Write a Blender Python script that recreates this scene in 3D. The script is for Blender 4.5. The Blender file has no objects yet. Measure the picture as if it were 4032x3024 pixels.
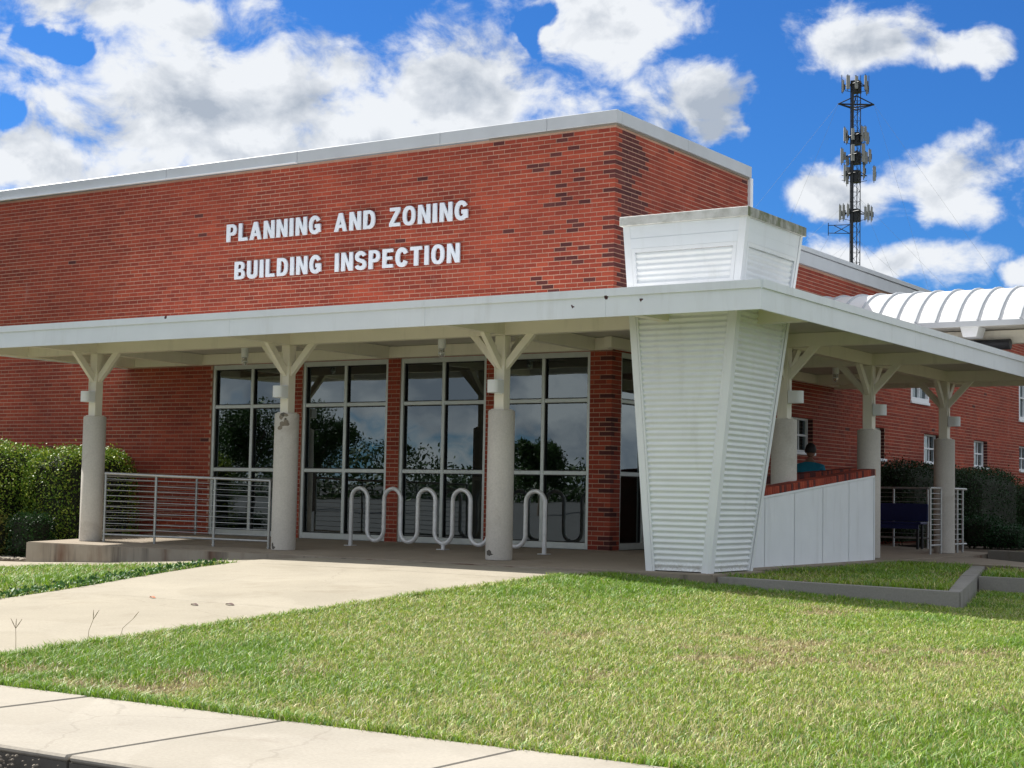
import bpy, bmesh, math, random
import numpy as np
from mathutils import Vector, Matrix
random.seed(7); rng = np.random.default_rng(7)
S = bpy.context.scene; C = S.collection
R = math.radians

# ------------------------------------------------------------------ camera
CX, CY, CZ, YAW, PIT, ROL, FOC = 11.2765, -19.7838, 0.7609, -0.5807, 0.0694, 0.0197, 6286.5
fw = Vector((math.sin(YAW)*math.cos(PIT), math.cos(YAW)*math.cos(PIT), math.sin(PIT)))
r0 = Vector((math.cos(YAW), -math.sin(YAW), 0)); u0 = r0.cross(fw)
cr = math.cos(ROL)*r0 + math.sin(ROL)*u0; cu = -math.sin(ROL)*r0 + math.cos(ROL)*u0
cam = bpy.data.cameras.new('camera'); cam_o = bpy.data.objects.new('camera', cam); C.objects.link(cam_o)
M = Matrix((cr, cu, -fw)).transposed().to_4x4(); M.translation = (CX, CY, CZ); cam_o.matrix_world = M
cam.sensor_fit = 'HORIZONTAL'; cam.sensor_width = 36; cam.lens = FOC*36/4032
cam.clip_start = .1; cam.clip_end = 3000
S.camera = cam_o

# ------------------------------------------------------------------ world, sun, exposure
SUN = Vector((-1.0, .09, 1)).normalized()
SUN_EL = math.asin(SUN.z); SUN_AZ = math.atan2(SUN.x, SUN.y)
S.view_settings.view_transform = 'Standard'; S.view_settings.look = 'None'
S.view_settings.gamma = 1; S.view_settings.use_curve_mapping = False
S.view_settings.exposure = 0.72
W = bpy.data.worlds.new('World'); S.world = W; W.use_nodes = True

def build_sky():
    nt = W.node_tree; N = nt.nodes; L = nt.links; N.clear()
    def node(t, **k):
        n = N.new(t)
        for a, b in k.items(): setattr(n, a, b)
        return n
    def put(sock, v):
        if isinstance(v, (int, float)): sock.default_value = v
        elif isinstance(v, tuple): sock.default_value = v
        else: L.new(v, sock)
    def m(op, a, b=0.0, c=0.0, clamp=False):
        n = node('ShaderNodeMath', operation=op, use_clamp=clamp)
        put(n.inputs[0], a); put(n.inputs[1], b)
        if op in ('MULTIPLY_ADD', 'SMOOTH_MAX', 'SMOOTH_MIN'): put(n.inputs[2], c)
        return n.outputs[0]
    def vm(op, a, b=(0, 0, 0)):
        n = node('ShaderNodeVectorMath', operation=op); put(n.inputs[0], a); put(n.inputs[1], b)
        return n.outputs['Value'] if op == 'LENGTH' else n.outputs[0]
    def smooth(v, lo, hi):
        n = node('ShaderNodeMapRange', interpolation_type='SMOOTHSTEP'); put(n.inputs[0], v)
        n.inputs[1].default_value = lo; n.inputs[2].default_value = hi
        return n.outputs[0]
    def mix(f, a, b):
        n = node('ShaderNodeMix', data_type='RGBA'); put(n.inputs[0], f); put(n.inputs[6], a); put(n.inputs[7], b)
        return n.outputs[2]
    def noise(v, sc, det, rough, dist=0.0, lac=2.0):
        n = node('ShaderNodeTexNoise', noise_dimensions='3D'); put(n.inputs['Vector'], v)
        n.inputs['Scale'].default_value = sc; n.inputs['Detail'].default_value = det
        n.inputs['Roughness'].default_value = rough; n.inputs['Distortion'].default_value = dist
        n.inputs['Lacunarity'].default_value = lac
        return n.outputs['Fac']
    tc = node('ShaderNodeTexCoord'); sep = node('ShaderNodeSeparateXYZ'); L.new(tc.outputs['Generated'], sep.inputs[0])
    az = m('ARCTAN2', sep.outputs[0], sep.outputs[1]); el = m('ARCSINE', sep.outputs[2])
    cmb = node('ShaderNodeCombineXYZ'); L.new(az, cmb.inputs[0]); L.new(el, cmb.inputs[1]); P = cmb.outputs[0]
    blobs = [(-0.7652, 0.2285, 0.1853, 0.0622), (-0.6149, 0.2407, 0.0869, 0.055), (-0.8375, 0.2859, 0.0955, 0.0275), (-0.6842, 0.2102, 0.1737, 0.0492), (-0.5188, 0.2895, 0.0622, 0.0347), (-0.4686, 0.2505, 0.0478, 0.0232), (-0.5427, 0.3086, 0.0434, 0.0174), (-0.4597, 0.2331, 0.0261, 0.0139), (-0.3602, 0.2814, 0.0492, 0.0217), (-0.3102, 0.2718, 0.0347, 0.0145), (-0.3102, 0.1916, 0.055, 0.0275), (-0.3766, 0.1877, 0.0434, 0.0174), (-0.343, 0.1466, 0.055, 0.0174), (-0.2687, 0.1382, 0.0145, 0.0116), (-0.88, 0.1902, 0.0753, 0.0347), (-0.5588, 0.2249, 0.0405, 0.0203)]
    holes = [(-0.6984, 0.2998, 0.0434, 0.0151), (-0.8694, 0.2621, 0.0232, 0.0093), (-0.894, 0.2189, 0.0122, 0.0159), (-0.5718, 0.289, 0.0116, 0.0203), (-0.4223, 0.2415, 0.0174, 0.0579)]
    def blob(b, Pv):
        q = vm('MULTIPLY', vm('SUBTRACT', Pv, (b[0], b[1], 0)), (1/b[2], 1/b[3], 0))
        return m('SUBTRACT', 1.0, vm('LENGTH', q))
    # a light warp so the cloud masses get irregular outlines
    wn = node('ShaderNodeTexNoise'); L.new(P, wn.inputs['Vector']); wn.inputs['Scale'].default_value = 22; wn.inputs['Detail'].default_value = 5
    warp = vm('MULTIPLY', vm('SUBTRACT', wn.outputs['Color'], (.5, .5, .5)), (.06, .04, 0))
    Pw = vm('ADD', P, warp)
    f = None
    for b in blobs:
        v = blob(b, Pw); f = v if f is None else m('SMOOTH_MAX', f, v, .12)
    for b in holes:
        v = m('MULTIPLY', m('MAXIMUM', blob(b, Pw), -.2), 1.15)
        f = m('SUBTRACT', f, m('MAXIMUM', v, 0.0))
    # the rest of the sky: same cumulus, unseen, cover raised for ambient light
    Pg = vm('MULTIPLY', P, (1, 1.9, 1))
    low = noise(vm('ADD', Pg, (3.1, 1.7, 0)), 5.0, 2, .5)
    gen = m('MULTIPLY_ADD', low, 4.2, -1.3)
    far = smooth(vm('LENGTH', vm('MULTIPLY', vm('SUBTRACT', P, (-.59, .2, 0)), (1/.40, 1/.17, 0))), .9, 1.25)
    gen = m('ADD', m('MULTIPLY', far, 3.0), m('SUBTRACT', gen, 3.0))
    f = m('MAXIMUM', f, gen)
    f = m('MINIMUM', f, .9)
    Pn = vm('MULTIPLY', P, (1, 1.35, 1))
    n1 = noise(Pn, 22.0, 10, .60, .3)
    n2 = noise(vm('ADD', Pn, (-.010, .018, 0)), 22.0, 10, .60, .3)
    nb1 = noise(Pn, 9.0, 4, .5, .2)
    nb2 = noise(vm('ADD', Pn, (-.02, .05, 0)), 9.0, 4, .5, .2)
    d = m('MULTIPLY_ADD', m('SUBTRACT', n1, .5), 2.9, m('MULTIPLY', f, 1.3))
    mask = smooth(d, -.06, .74)
    lit = m('ADD', m('MULTIPLY', m('SUBTRACT', n1, n2), 1.5), m('MULTIPLY', m('SUBTRACT', nb1, nb2), 2.6))
    thick = smooth(d, .35, 1.5)
    nb3 = noise(vm('ADD', Pn, (5.3, 2.1, 0)), 13.0, 7, .6, .4)
    thick = m('MULTIPLY', thick, smooth(nb3, .30, .66))
    grey = m('ADD', m('MULTIPLY', thick, 1.0), m('MULTIPLY', lit, -1.7), clamp=True)
    ccol = mix(grey, (8.15, 8.45, 8.85, 1), (4.0, 4.55, 5.4, 1))
    sky = node('ShaderNodeTexSky', sky_type='NISHITA'); sky.sun_disc = False
    sky.sun_elevation = SUN_EL; sky.sun_rotation = SUN_AZ
    sky.air_density = 1.0; sky.dust_density = .25; sky.ozone_density = 4.0
    tint = node('ShaderNodeMix', data_type='RGBA', blend_type='MULTIPLY'); tint.inputs[0].default_value = 1
    L.new(sky.outputs[0], tint.inputs[6]); tint.inputs[7].default_value = (.24, .60, 1.08, 1)
    col = mix(mask, tint.outputs[2], ccol)
    bg = node('ShaderNodeBackground'); L.new(col, bg.inputs[0]); bg.inputs[1].default_value = .065
    out = node('ShaderNodeOutputWorld'); L.new(bg.outputs[0], out.inputs[0])
build_sky()

sun = bpy.data.lights.new('sun', 'SUN'); sun.energy = 5.0; sun.angle = R(.53); sun.color = (1, .96, .89)
sun_o = bpy.data.objects.new('sun', sun); C.objects.link(sun_o)
sun_o.rotation_euler = SUN.to_track_quat('Z', 'Y').to_euler(); sun_o.location = (-40, 5, 40)

# ------------------------------------------------------------------ materials
def newmat(name):
    m = bpy.data.materials.new(name); m.use_nodes = True
    nt = m.node_tree; b = nt.nodes['Principled BSDF']
    return m, nt, b
def nz(nt, scale, det=4, rough=.55, vec=None, dist=0.0):
    n = nt.nodes.new('ShaderNodeTexNoise'); n.inputs['Scale'].default_value = scale
    n.inputs['Detail'].default_value = det; n.inputs['Roughness'].default_value = rough; n.inputs['Distortion'].default_value = dist
    if vec is None:
        g = nt.nodes.get('Geometry') or nt.nodes.new('ShaderNodeNewGeometry'); vec = g.outputs['Position']
    nt.links.new(vec, n.inputs['Vector']); return n.outputs['Fac']
def ramp(nt, v, stops):
    r = nt.nodes.new('ShaderNodeValToRGB'); nt.links.new(v, r.inputs[0])
    e = r.color_ramp.elements
    while len(e) < len(stops): e.new(.5)
    for k, (p, c) in zip(e, stops):
        k.position = p; k.color = (*c, 1) if len(c) == 3 else c
    return r.outputs[0]
def mixc(nt, f, a, b, mode='MIX'):
    n = nt.nodes.new('ShaderNodeMix'); n.data_type = 'RGBA'; n.blend_type = mode
    for s, v in ((n.inputs[0], f), (n.inputs[6], a), (n.inputs[7], b)):
        if isinstance(v, (int, float)): s.default_value = v
        elif isinstance(v, tuple): s.default_value = (*v, 1) if len(v) == 3 else v
        else: nt.links.new(v, s)
    return n.outputs[2]
def bump(nt, b, h, strength=.3, dist=.01):
    n = nt.nodes.new('ShaderNodeBump'); n.inputs['Strength'].default_value = strength; n.inputs['Distance'].default_value = dist
    nt.links.new(h, n.inputs['Height']); nt.links.new(n.outputs[0], b.inputs['Normal'])
def mth(nt, op, a, b=0.0, clamp=False):
    n = nt.nodes.new('ShaderNodeMath'); n.operation = op; n.use_clamp = clamp
    for s, v in ((n.inputs[0], a), (n.inputs[1], b)):
        if isinstance(v, (int, float)): s.default_value = v
        else: nt.links.new(v, s)
    return n.outputs[0]
def pos_scaled(nt, sx, sy, sz):
    g = nt.nodes.get('Geometry') or nt.nodes.new('ShaderNodeNewGeometry')
    n = nt.nodes.new('ShaderNodeVectorMath'); n.operation = 'MULTIPLY'; nt.links.new(g.outputs['Position'], n.inputs[0])
    n.inputs[1].default_value = (sx, sy, sz); return n.outputs[0]

MT = {}
def simple(name, col, rough=.6, var=.12, scale=6, metal=0, bmp=0.0, spec=.4, streak=0.0):
    m, nt, b = newmat(name)
    lo = tuple(c*(1-var) for c in col); hi = tuple(min(1, c*(1+var)) for c in col)
    c = ramp(nt, nz(nt, scale, 5), [(.3, lo), (.7, hi)])
    if streak:
        st = nz(nt, 3.0, 6, .6, pos_scaled(nt, 2.2, 2.2, .22))
        c = mixc(nt, mth(nt, 'MULTIPLY', ramp(nt, st, [(.52, (0, 0, 0)), (.75, (1, 1, 1))]), streak), c, tuple(x*.62 for x in col))
    nt.links.new(c, b.inputs['Base Color'])
    b.inputs['Roughness'].default_value = rough; b.inputs['Metallic'].default_value = metal
    b.inputs['Specular IOR Level'].default_value = spec
    if bmp: bump(nt, b, nz(nt, scale*9, 5), bmp, .01)
    MT[name] = m; return m

def brickmat(name, lo, mid, hi):
    m, nt, b = newmat(name)
    g = nt.nodes.new('ShaderNodeNewGeometry'); g.name = 'Geometry'
    oi = nt.nodes.new('ShaderNodeObjectInfo')
    rv = mth(nt, 'FRACT', mth(nt, 'ADD', g.outputs['Random Per Island'], mth(nt, 'MULTIPLY', oi.outputs['Random'], 7.31)))
    c = ramp(nt, rv, [(0, lo), (.45, mid), (1, hi)])
    c = mixc(nt, .35, c, ramp(nt, nz(nt, 55, 6, .7), [(.3, tuple(x*.45 for x in mid)), (.7, tuple(min(1, x*1.6) for x in mid))]))
    blotch = ramp(nt, nz(nt, .8, 5, .6), [(.35, (.74, .74, .78)), (.7, (1.1, 1.06, 1.0))])
    c = mixc(nt, 1.0, c, blotch, 'MULTIPLY')
    band = ramp(nt, nz(nt, 1.0, 4, .65, pos_scaled(nt, .35, .35, 5.5)), [(.33, (.78, .76, .78)), (.68, (1.16, 1.12, 1.06))])
    c = mixc(nt, .8, c, band, 'MULTIPLY')
    # lime washing out of the joints below sills and copings
    ef = mth(nt, 'MULTIPLY', ramp(nt, nz(nt, 2.4, 6, .65, pos_scaled(nt, 1.6, 1.6, .35)), [(.63, (0, 0, 0)), (.8, (1, 1, 1))]), .35)
    c = mixc(nt, ef, c, (.5, .42, .4))
    nt.links.new(c, b.inputs['Base Color']); b.inputs['Roughness'].default_value = .82; b.inputs['Specular IOR Level'].default_value = .25
    bump(nt, b, nz(nt, 160, 5, .7), .35, .004); MT[name] = m
brickmat('brick_red', (.24, .044, .030), (.345, .062, .036), (.44, .092, .050))
brickmat('brick_dark', (.085, .026, .026), (.115, .033, .032), (.15, .045, .04))
def mortarmat():
    m, nt, b = newmat('mortar')
    big = nz(nt, .55, 4, .55)
    c = ramp(nt, big, [(.38, (.38, .19, .135)), (.62, (.58, .37, .27))])
    c = mixc(nt, .4, c, ramp(nt, nz(nt, 60, 5, .7), [(.3, (.32, .18, .14)), (.7, (.68, .48, .37))]))
    nt.links.new(c, b.inputs['Base Color']); b.inputs['Roughness'].default_value = .95; b.inputs['Specular IOR Level'].default_value = .1
    bump(nt, b, nz(nt, 220, 4), .4, .003); MT['mortar'] = m
mortarmat()

def paint(name, col, chips=0.0, grime=.25, rough=.45, splash=False):
    m, nt, b = newmat(name)
    c = ramp(nt, nz(nt, 2.2, 5), [(.3, tuple(x*.94 for x in col)), (.7, col)])
    st = nz(nt, 1.6, 7, .62, pos_scaled(nt, 3.2, 3.2, .5))
    c = mixc(nt, mth(nt, 'MULTIPLY', ramp(nt, st, [(.55, (0, 0, 0)), (.8, (1, 1, 1))]), grime), c, (.36, .35, .30))
    if splash:   # mud splashed up from the ground
        sp3 = nt.nodes.new('ShaderNodeSeparateXYZ'); nt.links.new(nt.nodes['Geometry'].outputs['Position'], sp3.inputs[0])
        hgt = mth(nt, 'MULTIPLY', mth(nt, 'SUBTRACT', .10, sp3.outputs[2]), 4.0, True)
        c = mixc(nt, mth(nt, 'MULTIPLY', mth(nt, 'MULTIPLY', hgt, hgt), ramp(nt, nz(nt, 26, 6, .7), [(.42, (0, 0, 0)), (.62, (1, 1, 1))])), c, (.30, .25, .19))
    if chips:
        v = nt.nodes.new('ShaderNodeTexVoronoi'); v.inputs['Scale'].default_value = 3.1; v.inputs['Randomness'].default_value = 1
        nt.links.new(nt.nodes['Geometry'].outputs['Position'], v.inputs['Vector'])
        spot = mth(nt, 'ADD', v.outputs['Distance'], mth(nt, 'MULTIPLY', mth(nt, 'SUBTRACT', nz(nt, 34, 4, .7), .5), .16))
        gate = ramp(nt, nz(nt, .62, 2), [(.50, (0, 0, 0)), (.55, (1, 1, 1))])
        ch = mth(nt, 'MULTIPLY', mth(nt, 'LESS_THAN', spot, chips), gate)
        c = mixc(nt, ch, c, (.075, .03, .03))
    nt.links.new(c, b.inputs['Base Color']); b.inputs['Roughness'].default_value = rough; b.inputs['Specular IOR Level'].default_value = .35
    bump(nt, b, nz(nt, 40, 4), .06, .004); MT[name] = m
paint('white_paint', (.855, .885, .915), 0, .22)
paint('fascia_paint', (.835, .88, .925), .085, .18)
paint('cream_paint', (.84, .80, .69), 0, .3)
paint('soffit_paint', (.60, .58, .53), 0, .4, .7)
paint('louver_paint', (.86, .89, .905), 0, .22, .42, True)
paint('letter_paint', (.74, .80, .87), 0, .08, .35)
paint('vault_metal', (.84, .83, .82), 0, .16, .35)
simple('coping_metal', (.50, .53, .56), .42, .06, 2, .0, 0, .5)
simple('coping_dark', (.26, .28, .30), .5, .08, 4)
simple('aluminium', (.60, .64, .62), .38, .05, 9, .35)
simple('steel', (.42, .43, .43), .36, .1, 14, .75)
simple('rack_steel', (.74, .75, .76), .34, .09, 12, .25, .05)
simple('rubber', (.015, .015, .017), .6, .2, 30)
simple('dark_metal', (.03, .032, .036), .5, .2, 8, .3)
simple('antenna_grey', (.30, .30, .29), .5, .1, 3)
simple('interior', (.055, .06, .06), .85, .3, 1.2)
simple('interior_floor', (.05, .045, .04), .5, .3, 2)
simple('blind', (.45, .47, .42), .8, .15, 2)
simple('paper', (.72, .72, .68), .8, .05, 5)
simple('soil', (.10, .075, .05), .95, .5, 14, 0, .5)
simple('bark', (.11, .085, .065), .9, .35, 18, 0, .5)
simple('asphalt', (.055, .055, .057), .9, .3, 3, 0, .4)
simple('blue_plastic', (.012, .02, .10), .45, .15, 5)
simple('skin', (.26, .14, .095), .6, .08, 20)
simple('hair', (.012, .010, .010), .6, .4, 60)
simple('teal_cloth', (.012, .19, .29), .85, .12, 12, 0, .25)
simple('trousers', (.03, .035, .05), .85, .2, 15)
simple('shoe', (.02, .02, .02), .5, .2, 10)
simple('stone', (.42, .37, .30), .9, .35, 25, 0, .4)
simple('leaf_orange', (.55, .16, .06), .7, .2, 30)
simple('leaf_brown', (.10, .055, .045), .8, .2, 30)
simple('straw', (.30, .22, .15), .8, .2, 30)

def concrete(name, col, stain=.35, joints=0):
    m, nt, b = newmat(name)
    c = ramp(nt, nz(nt, .9, 6, .6), [(.3, tuple(x*.84 for x in col)), (.7, tuple(min(1, x*1.08) for x in col))])
    c = mixc(nt, .25, c, ramp(nt, nz(nt, 45, 5, .75), [(.32, tuple(x*.55 for x in col)), (.68, tuple(min(1, x*1.3) for x in col))]))
    st = ramp(nt, nz(nt, 1.7, 7, .65, None, .6), [(.56, (0, 0, 0)), (.72, (1, 1, 1))])
    c = mixc(nt, mth(nt, 'MULTIPLY', st, stain), c, (col[0]*.52, col[1]*.46, col[2]*.40))
    if joints:
        v = nt.nodes.new('ShaderNodeTexVoronoi'); v.feature = 'DISTANCE_TO_EDGE'; v.inputs['Scale'].default_value = .30
        g = nt.nodes['Geometry']; wv = nt.nodes.new('ShaderNodeTexNoise'); wv.inputs['Scale'].default_value = 2.2; wv.inputs['Detail'].default_value = 7; nt.links.new(g.outputs['Position'], wv.inputs['Vector'])
        ad = nt.nodes.new('ShaderNodeVectorMath'); ad.operation = 'MULTIPLY_ADD'; nt.links.new(wv.outputs['Color'], ad.inputs[0]); ad.inputs[1].default_value = (.5, .5, 0); nt.links.new(g.outputs['Position'], ad.inputs[2])
        nt.links.new(ad.outputs[0], v.inputs['Vector'])
        ck = mth(nt, 'LESS_THAN', v.outputs['Distance'], .0022)
        c = mixc(nt, mth(nt, 'MULTIPLY', ck, .16), c, (.10, .085, .065))
        pat = ramp(nt, nz(nt, .33, 3, .5, None, 1.2), [(.49, (0, 0, 0)), (.51, (1, 1, 1))])
        c = mixc(nt, mth(nt, 'MULTIPLY', pat, .16), c, (col[0]*.62, col[1]*.60, col[2]*.55))
    nt.links.new(c, b.inputs['Base Color']); b.inputs['Roughness'].default_value = .9; b.inputs['Specular IOR Level'].default_value = .2
    bump(nt, b, nz(nt, 120, 6, .7), .35, .004); MT[name] = m
concrete('walk_concrete', (.37, .33, .26), .34, 1)
concrete('sidewalk_concrete', (.385, .35, .295), .3, 1)
concrete('porch_concrete', (.33, .28, .22), .45)
concrete('old_concrete', (.27, .235, .19), .6)
concrete('kerb_concrete', (.30, .285, .26), .6)
concrete('kerb_dark', (.13, .12, .105), .7)
concrete('column_concrete', (.62, .59, .54), .42)
def slabmat():
    # porch edge with rust coloured run-off stains
    m, nt, b = newmat('slab_edge')
    c = ramp(nt, nz(nt, 1.4, 6), [(.3, (.23, .19, .145)), (.7, (.36, .32, .26))])
    st = nz(nt, 1.1, 5, .6, pos_scaled(nt, 1.7, 1.7, .25))
    c = mixc(nt, ramp(nt, st, [(.52, (0, 0, 0)), (.66, (.85, .85, .85))]), c, (.12, .055, .03))
    st2 = nz(nt, 1.3, 5, .6, pos_scaled(nt, 2.3, 2.3, .2))
    c = mixc(nt, ramp(nt, st2, [(.56, (0, 0, 0)), (.7, (.8, .8, .8))]), c, (.05, .042, .035))
    nt.links.new(c, b.inputs['Base Color']); b.inputs['Roughness'].default_value = .9
    bump(nt, b, nz(nt, 90, 6, .7), .4, .004); MT['slab_edge'] = m
slabmat()
def capmat():
    # weathered pylon cap: algae and dirt in runs
    m, nt, b = newmat('mossy_cap')
    st = nz(nt, 3.0, 6, .65, pos_scaled(nt, 2.6, 2.6, .6))
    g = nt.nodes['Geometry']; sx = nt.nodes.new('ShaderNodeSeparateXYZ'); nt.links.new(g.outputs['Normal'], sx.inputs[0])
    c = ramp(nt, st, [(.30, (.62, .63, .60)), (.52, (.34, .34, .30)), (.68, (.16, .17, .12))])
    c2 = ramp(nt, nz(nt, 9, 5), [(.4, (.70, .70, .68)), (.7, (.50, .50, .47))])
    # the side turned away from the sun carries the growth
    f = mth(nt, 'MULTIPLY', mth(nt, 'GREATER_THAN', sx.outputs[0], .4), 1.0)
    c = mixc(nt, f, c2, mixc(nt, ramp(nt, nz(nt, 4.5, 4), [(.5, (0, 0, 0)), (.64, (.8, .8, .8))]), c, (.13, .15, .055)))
    nt.links.new(c, b.inputs['Base Color']); b.inputs['Roughness'].default_value = .75; MT['mossy_cap'] = m
capmat()
def glassmat():
    m = bpy.data.materials.new('window_glass'); m.use_nodes = True; nt = m.node_tree; N = nt.nodes; N.clear()
    out = N.new('ShaderNodeOutputMaterial'); mx = N.new('ShaderNodeMixShader')
    tr = N.new('ShaderNodeBsdfTransparent'); tr.inputs[0].default_value = (.30, .36, .35, 1)
    gl = N.new('ShaderNodeBsdfGlossy'); gl.inputs['Roughness'].default_value = .004; gl.inputs[0].default_value = (.80, .90, .92, 1)
    fr = N.new('ShaderNodeFresnel'); fr.inputs[0].default_value = 2.6
    g = N.new('ShaderNodeNewGeometry'); n = N.new('ShaderNodeTexNoise'); n.inputs['Scale'].default_value = 1.6; n.inputs['Detail'].default_value = 1
    nt.links.new(g.outputs['Position'], n.inputs['Vector'])
    bp = N.new('ShaderNodeBump'); bp.inputs['Strength'].default_value = .05; bp.inputs['Distance'].default_value = .02
    nt.links.new(n.outputs[0], bp.inputs['Height']); nt.links.new(bp.outputs[0], gl.inputs['Normal'])
    nt.links.new(fr.outputs[0], mx.inputs[0]); nt.links.new(tr.outputs[0], mx.inputs[1]); nt.links.new(gl.outputs[0], mx.inputs[2])
    nt.links.new(mx.outputs[0], out.inputs[0]); MT['window_glass'] = m
glassmat()
def jarmat():
    m, nt, b = newmat('jar_glass'); b.inputs['Base Color'].default_value = (.75, .78, .75, 1); b.inputs['Roughness'].default_value = .12
    b.inputs['Transmission Weight'].default_value = .75; MT['jar_glass'] = m
jarmat()
def attrmat(name, rough=.6, trans=.0, spec=.3):
    m, nt, b = newmat(name); a = nt.nodes.new('ShaderNodeVertexColor'); a.layer_name = 'tint'
    nt.links.new(a.outputs[0], b.inputs['Base Color']); b.inputs['Roughness'].default_value = rough; b.inputs['Specular IOR Level'].default_value = spec
    if trans:
        t = nt.nodes.new('ShaderNodeBsdfTranslucent'); nt.links.new(a.outputs[0], t.inputs[0])
        mx = nt.nodes.new('ShaderNodeMixShader'); mx.inputs[0].default_value = trans
        nt.links.new(b.outputs[0], mx.inputs[1]); nt.links.new(t.outputs[0], mx.inputs[2])
        nt.links.new(mx.outputs[0], nt.nodes['Material Output'].inputs[0])
    MT[name] = m
attrmat('grass_blade', .5, .28, .35); attrmat('foliage', .5, .22, .3)
def groundmat():
    m, nt, b = newmat('lawn_ground')
    c = ramp(nt, nz(nt, 9, 6, .7), [(.3, (.035, .05, .014)), (.55, (.075, .085, .025)), (.75, (.15, .12, .06))])
    nt.links.new(c, b.inputs['Base Color']); b.inputs['Roughness'].default_value = .95; bump(nt, b, nz(nt, 50, 5, .7), .8, .02); MT['lawn_ground'] = m
groundmat()

# ------------------------------------------------------------------ mesh helpers
class MB:
    def __init__(s): s.v = []; s.f = []; s.mi = []
    def add(s, vs, fs, mi=0):
        o = len(s.v); s.v += [tuple(p) for p in vs]; s.f += [tuple(i+o for i in f) for f in fs]; s.mi += [mi]*len(fs); return s
    def box(s, a, b, mi=0):
        x0, y0, z0 = a; x1, y1, z1 = b
        return s.add([(x0,y0,z0),(x1,y0,z0),(x1,y1,z0),(x0,y1,z0),(x0,y0,z1),(x1,y0,z1),(x1,y1,z1),(x0,y1,z1)],
                     [(0,3,2,1),(4,5,6,7),(0,1,5,4),(1,2,6,5),(2,3,7,6),(3,0,4,7)], mi)
    def cbox(s, a, b, c=.008, mi=0):
        """box with all edges chamfered"""
        cx, cy, cz = [(p+q)/2 for p, q in zip(a, b)]; hx, hy, hz = [abs(q-p)/2 for p, q in zip(a, b)]
        c = min(c, hx*.8, hy*.8, hz*.8); vs = []; idx = {}
        for sx in (-1, 1):
            for sy in (-1, 1):
                for sz in (-1, 1):
                    for k in range(3):
                        h = [hx-c, hy-c, hz-c]; h[k] += c
                        idx[sx, sy, sz, k] = len(vs); vs.append((cx+sx*h[0], cy+sy*h[1], cz+sz*h[2]))
        fs = []
        for k in range(3):
            i, j = [q for q in range(3) if q != k]
            for sg in (-1, 1):
                q = []
                for (p, r) in ((-1,-1),(1,-1),(1,1),(-1,1)):
                    t = [0,0,0]; t[k] = sg; t[i] = p; t[j] = r; q.append(idx[t[0],t[1],t[2],k])
                fs.append(tuple(q))
        for k in range(3):
            i, j = [q for q in range(3) if q != k]
            for p in (-1, 1):
                for r in (-1, 1):
                    q = []
                    for sg in (-1, 1):
                        t = [0,0,0]; t[k] = sg; t[i] = p; t[j] = r; q.append(tuple(t))
                    fs.append((idx[q[0]+(i,)], idx[q[1]+(i,)], idx[q[1]+(j,)], idx[q[0]+(j,)]))
        for sx in (-1, 1):
            for sy in (-1, 1):
                for sz in (-1, 1): fs.append(tuple(idx[sx,sy,sz,k] for k in range(3)))
        return s.add(vs, fs, mi)
    def bar(s, p, q, w, h, up=(0,0,1), mi=0, cut=None):
        """straight bar with a rectangular section from p to q"""
        p = Vector(p); q = Vector(q); d = (q-p).normalized(); up = Vector(up)
        a = d.cross(up).normalized(); b = a.cross(d).normalized()
        vs = []
        for c in (p, q):
            for (i, j) in ((-1,-1),(1,-1),(1,1),(-1,1)): vs.append(c+a*(w/2*i)+b*(h/2*j))
        return s.add(vs, [(3,2,1,0),(4,5,6,7),(0,1,5,4),(1,2,6,5),(2,3,7,6),(3,0,4,7)], mi)
    def tube(s, pts, r, n=8, cap=True, mi=0):
        pts = [Vector(p) for p in pts]; rs = r if isinstance(r, (list, tuple)) else [r]*len(pts)
        o = len(s.v); pa = None
        for i, p in enumerate(pts):
            d = (pts[min(i+1, len(pts)-1)]-pts[max(i-1, 0)]).normalized()
            if pa is None: pa = d.orthogonal().normalized()
            a = (pa-d*pa.dot(d)).normalized(); pa = a; b = d.cross(a)
            for k in range(n):
                t = 2*math.pi*k/n; s.v.append(tuple(p+(a*math.cos(t)+b*math.sin(t))*rs[i]))
        for i in range(len(pts)-1):
            for k in range(n):
                s.f.append((o+i*n+k, o+i*n+(k+1) % n, o+(i+1)*n+(k+1) % n, o+(i+1)*n+k)); s.mi.append(mi)
        if cap:
            s.f.append(tuple(o+k for k in range(n))[::-1]); s.mi.append(mi)
            s.f.append(tuple(o+(len(pts)-1)*n+k for k in range(n))); s.mi.append(mi)
        return s
    def lathe(s, prof, c=(0,0,0), n=24, mi=0):
        o = len(s.v)
        for (r, z) in prof:
            for k in range(n):
                t = 2*math.pi*k/n; s.v.append((c[0]+r*math.cos(t), c[1]+r*math.sin(t), c[2]+z))
        for i in range(len(prof)-1):
            for k in range(n):
                s.f.append((o+i*n+k, o+i*n+(k+1) % n, o+(i+1)*n+(k+1) % n, o+(i+1)*n+k)); s.mi.append(mi)
        s.f.append(tuple(o+k for k in range(n))[::-1]); s.mi.append(mi)
        s.f.append(tuple(o+(len(prof)-1)*n+k for k in range(n))); s.mi.append(mi)
        return s
    def prism(s, poly, z0, z1, mi=0):
        """vertical prism; z1 may be a function of (x, y)"""
        n = len(poly); f1 = z1 if callable(z1) else (lambda x, y: z1); f0 = z0 if callable(z0) else (lambda x, y: z0)
        vs = [(x, y, f0(x, y)) for x, y in poly]+[(x, y, f1(x, y)) for x, y in poly]
        return s.add(vs, [tuple(range(n))[::-1], tuple(range(n, 2*n))]+[(i, (i+1) % n, n+(i+1) % n, n+i) for i in range(n)], mi)
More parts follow.
